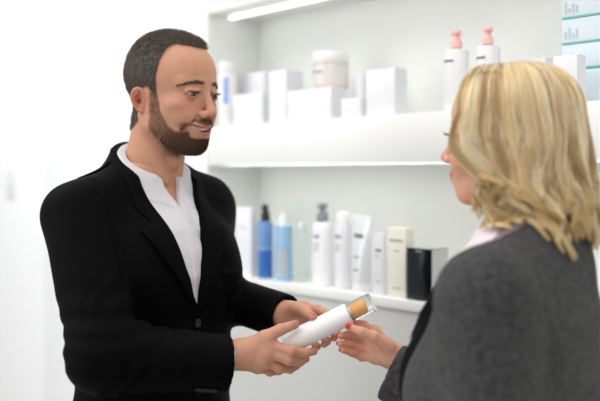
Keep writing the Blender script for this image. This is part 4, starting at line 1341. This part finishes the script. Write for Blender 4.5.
for L in range(NL):
    side = 1 if (L % 2) else -1
    f = (L // 2 + g.random()) / (NL / 2)
    phi0 = math.radians(52 + 130 * f)                        # 46 deg = beside the face, 180 = straight back
    x0 = np.interp(phi0, [math.radians(44), math.radians(90), math.radians(135), math.pi], [5.2, 1.5, -1.5, -3.0]) + g.normal() * .6
    deep = g.random() ** 1.4
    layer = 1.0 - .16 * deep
    back = float(sstep(math.radians(55), math.radians(120), phi0))
    zend = -13.0 - 4.0 * back + g.uniform(-3.4, 4.0) - deep * 2.0
    ph = 2.2 * side * phi0 + g.normal() * .55                # neighbouring locks wave together
    turns = 1.35 + .12 * g.normal(); amp = g.uniform(.9, 1.7)
    curl_r = g.uniform(1.0, 2.0); curl_dir = 1 if g.random() < (.25 + .35 * back) else -1; curl_a = g.uniform(2.0, 4.4)
    th = np.clip(sv_ / .36, 0, 1) * (math.pi / 2)
    phi = side * phi0
    A, Bq, Cz = 10.7 + .8 * back, 9.8, 8.4
    xx0 = x0 * (1 - np.sin(th))
    hx = A * math.cos(phi) * np.sin(th) * layer + xx0
    hy = Bq * math.sin(phi) * np.sin(th) * layer + side * .2
    hz = 3.7 + Cz * np.cos(th) * np.sqrt(np.maximum(1 - (xx0 / 11.5) ** 2, .2)) * layer ** .5
    dr = np.clip((sv_ - .36) / .64, 0, 1)
    hz = np.where(sv_ > .36, 3.7 + (zend - 3.7) * dr, hz)
    prof = np.interp(hz, [-20, -16, -12, -7, -1, 3.7], [1.10, 1.07, 1.03, 1.07, 1.07, 1.0])
    prof = np.where(sv_ > .36, prof, 1.0)
    hx = (hx + 1.2) * prof - 2.4; hy = hy * prof
    hx = hx + (1 - back) * (.4 * np.sin(np.clip(dr * 2.4, 0, 1) * 3.14159) - 4.4 * sstep(.25, .75, dr))   # swept back off the cheek
    am = amp * sstep(.22, .85, sv_)
    wv = np.sin(ph + turns * 6.283 * sv_ ** 1.15); wv2 = np.cos(ph + turns * 6.283 * sv_ ** 1.15)
    tx, ty = -math.sin(phi) * side, math.cos(phi) * side
    rx, ry = math.cos(phi), math.sin(phi)
    hx = hx + tx * wv * am * 1.1 + rx * wv2 * am * .55; hy = hy + ty * wv * am * 1.1 + ry * wv2 * am * .55
    ca = np.clip((sv_ - .70) / .30, 0, 1); aa = curl_a * ca ** 1.2
    off_t = curl_r * np.sin(aa) * curl_dir; off_r = curl_r * (1 - np.cos(aa)) * .35
    hz = hz + curl_r * (1 - np.cos(aa)) * .8
    hx = hx + tx * off_t + rx * off_r; hy = hy + ty * off_t + ry * off_r
    guide = np.stack([hx, hy, hz], 1)
    t = np.gradient(guide, axis=0); t /= np.linalg.norm(t, axis=1, keepdims=True)
    out = np.stack([np.full(M, rx), np.full(M, ry), np.full(M, .15)], 1)
    e1 = np.cross(t, out); e1 /= np.maximum(np.linalg.norm(e1, axis=1, keepdims=True), 1e-6)
    e2 = np.cross(e1, t)
    wid = np.interp(sv_, [0, .15, .45, .75, 1], [.25, .75, .95, .75, .22]) * g.uniform(.8, 1.25)
    thk = np.interp(sv_, [0, .3, .75, 1], [.10, .30, .38, .10])
    tone = g.random()
    lc = blond if tone < .45 else (pale if tone < .82 else dark)
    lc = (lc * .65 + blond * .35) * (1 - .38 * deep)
    for k in range(NS):
        i = L * NS + k
        u1 = np.clip(g.normal() * .55, -1.2, 1.2); u2 = np.clip(g.normal() * .55, -1.2, 1.2)
        fr_ = g.normal(size=3) * .16
        wob = sstep(.3, 1, sv_)[:, None] * fr_ + .06 * np.sin(sv_[:, None] * 9 + g.uniform(0, 6.28, 3))
        L0 = 1 - .05 * g.random()
        paths[i] = guide + e1 * (u1 * wid)[:, None] + e2 * (u2 * thk)[:, None] + wob
        rad[i] = .00075 * (.75 + .5 * g.random()) * np.interp(sv_, [0, .1, .75, 1], [.6, 1, .9, .2])
        v = g.uniform(.80, 1.20)
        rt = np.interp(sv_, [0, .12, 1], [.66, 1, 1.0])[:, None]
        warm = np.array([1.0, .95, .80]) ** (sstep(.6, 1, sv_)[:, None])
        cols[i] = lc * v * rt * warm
pw = HW.wld(paths.reshape(-1, 3))
# hair rests on the jacket, it does not sink into it
for _ in range(2):
    low = np.where(pw[:, 2] < CAM_H - .02)[0]
    fd = lambda x: np.minimum(U_wom(x) - .018, caps(x, WLS, WLE, .070, .06))
    dd = fd(pw[low]); bad = dd < .004
    pw[low[bad]] += grad_normal(fd, pw[low[bad]], .002) * (.004 - dd[bad])[:, None]
V, Q, Cc = strands(pw.reshape(paths.shape), rad, cols)
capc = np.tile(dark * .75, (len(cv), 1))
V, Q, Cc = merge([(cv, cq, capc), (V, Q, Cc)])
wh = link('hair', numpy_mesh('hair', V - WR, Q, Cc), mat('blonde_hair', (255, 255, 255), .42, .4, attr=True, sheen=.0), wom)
wh['label'] = 'wavy shoulder-length blonde hair'

def trousers_w(p):
    d = ellip(p, TW.wld((0, 0, -60)), (.165, .165, .12))
    for s in (-1, 1):
        hip = TW.wld((0, s * 8.5, -62)); kn = TW.wld((2, s * 9, -97)); an = TW.wld((0, s * 9, -134))
        d = smin(d, np.minimum(caps(p, hip, kn, .09, .068), caps(p, kn, an, .066, .06)), .04)
    return np.maximum(d + .002 * vnoise(p, 25, 3), .035 - p[:, 2])
sdf_obj('trousers', trousers_w, (.0, .95, 0), (.70, 1.6, CAM_H - .60), .011, mat('dark_grey_trouser_cloth', (40, 41, 45), .8, .2, bump=.1, bscale=900), wom, WR)
for s in (-1, 1):
    a = TW.wld((-3, s * 9, 0)); b = TW.wld((14, s * 10, 0)); a[2] = .04; b[2] = .03
    def shoe(p, a=a, b=b): return np.maximum(smin(caps(p, a, b, .038, .032), caps(p, a, a + [0, 0, .05], .036, .034), .03), .001 - p[:, 2])
    sdf_obj('shoe', shoe, np.minimum(a, b) - .07, np.maximum(a, b) + .11, .006, mat('black_leather', (20, 18, 17), .3, .5), wom, WR)
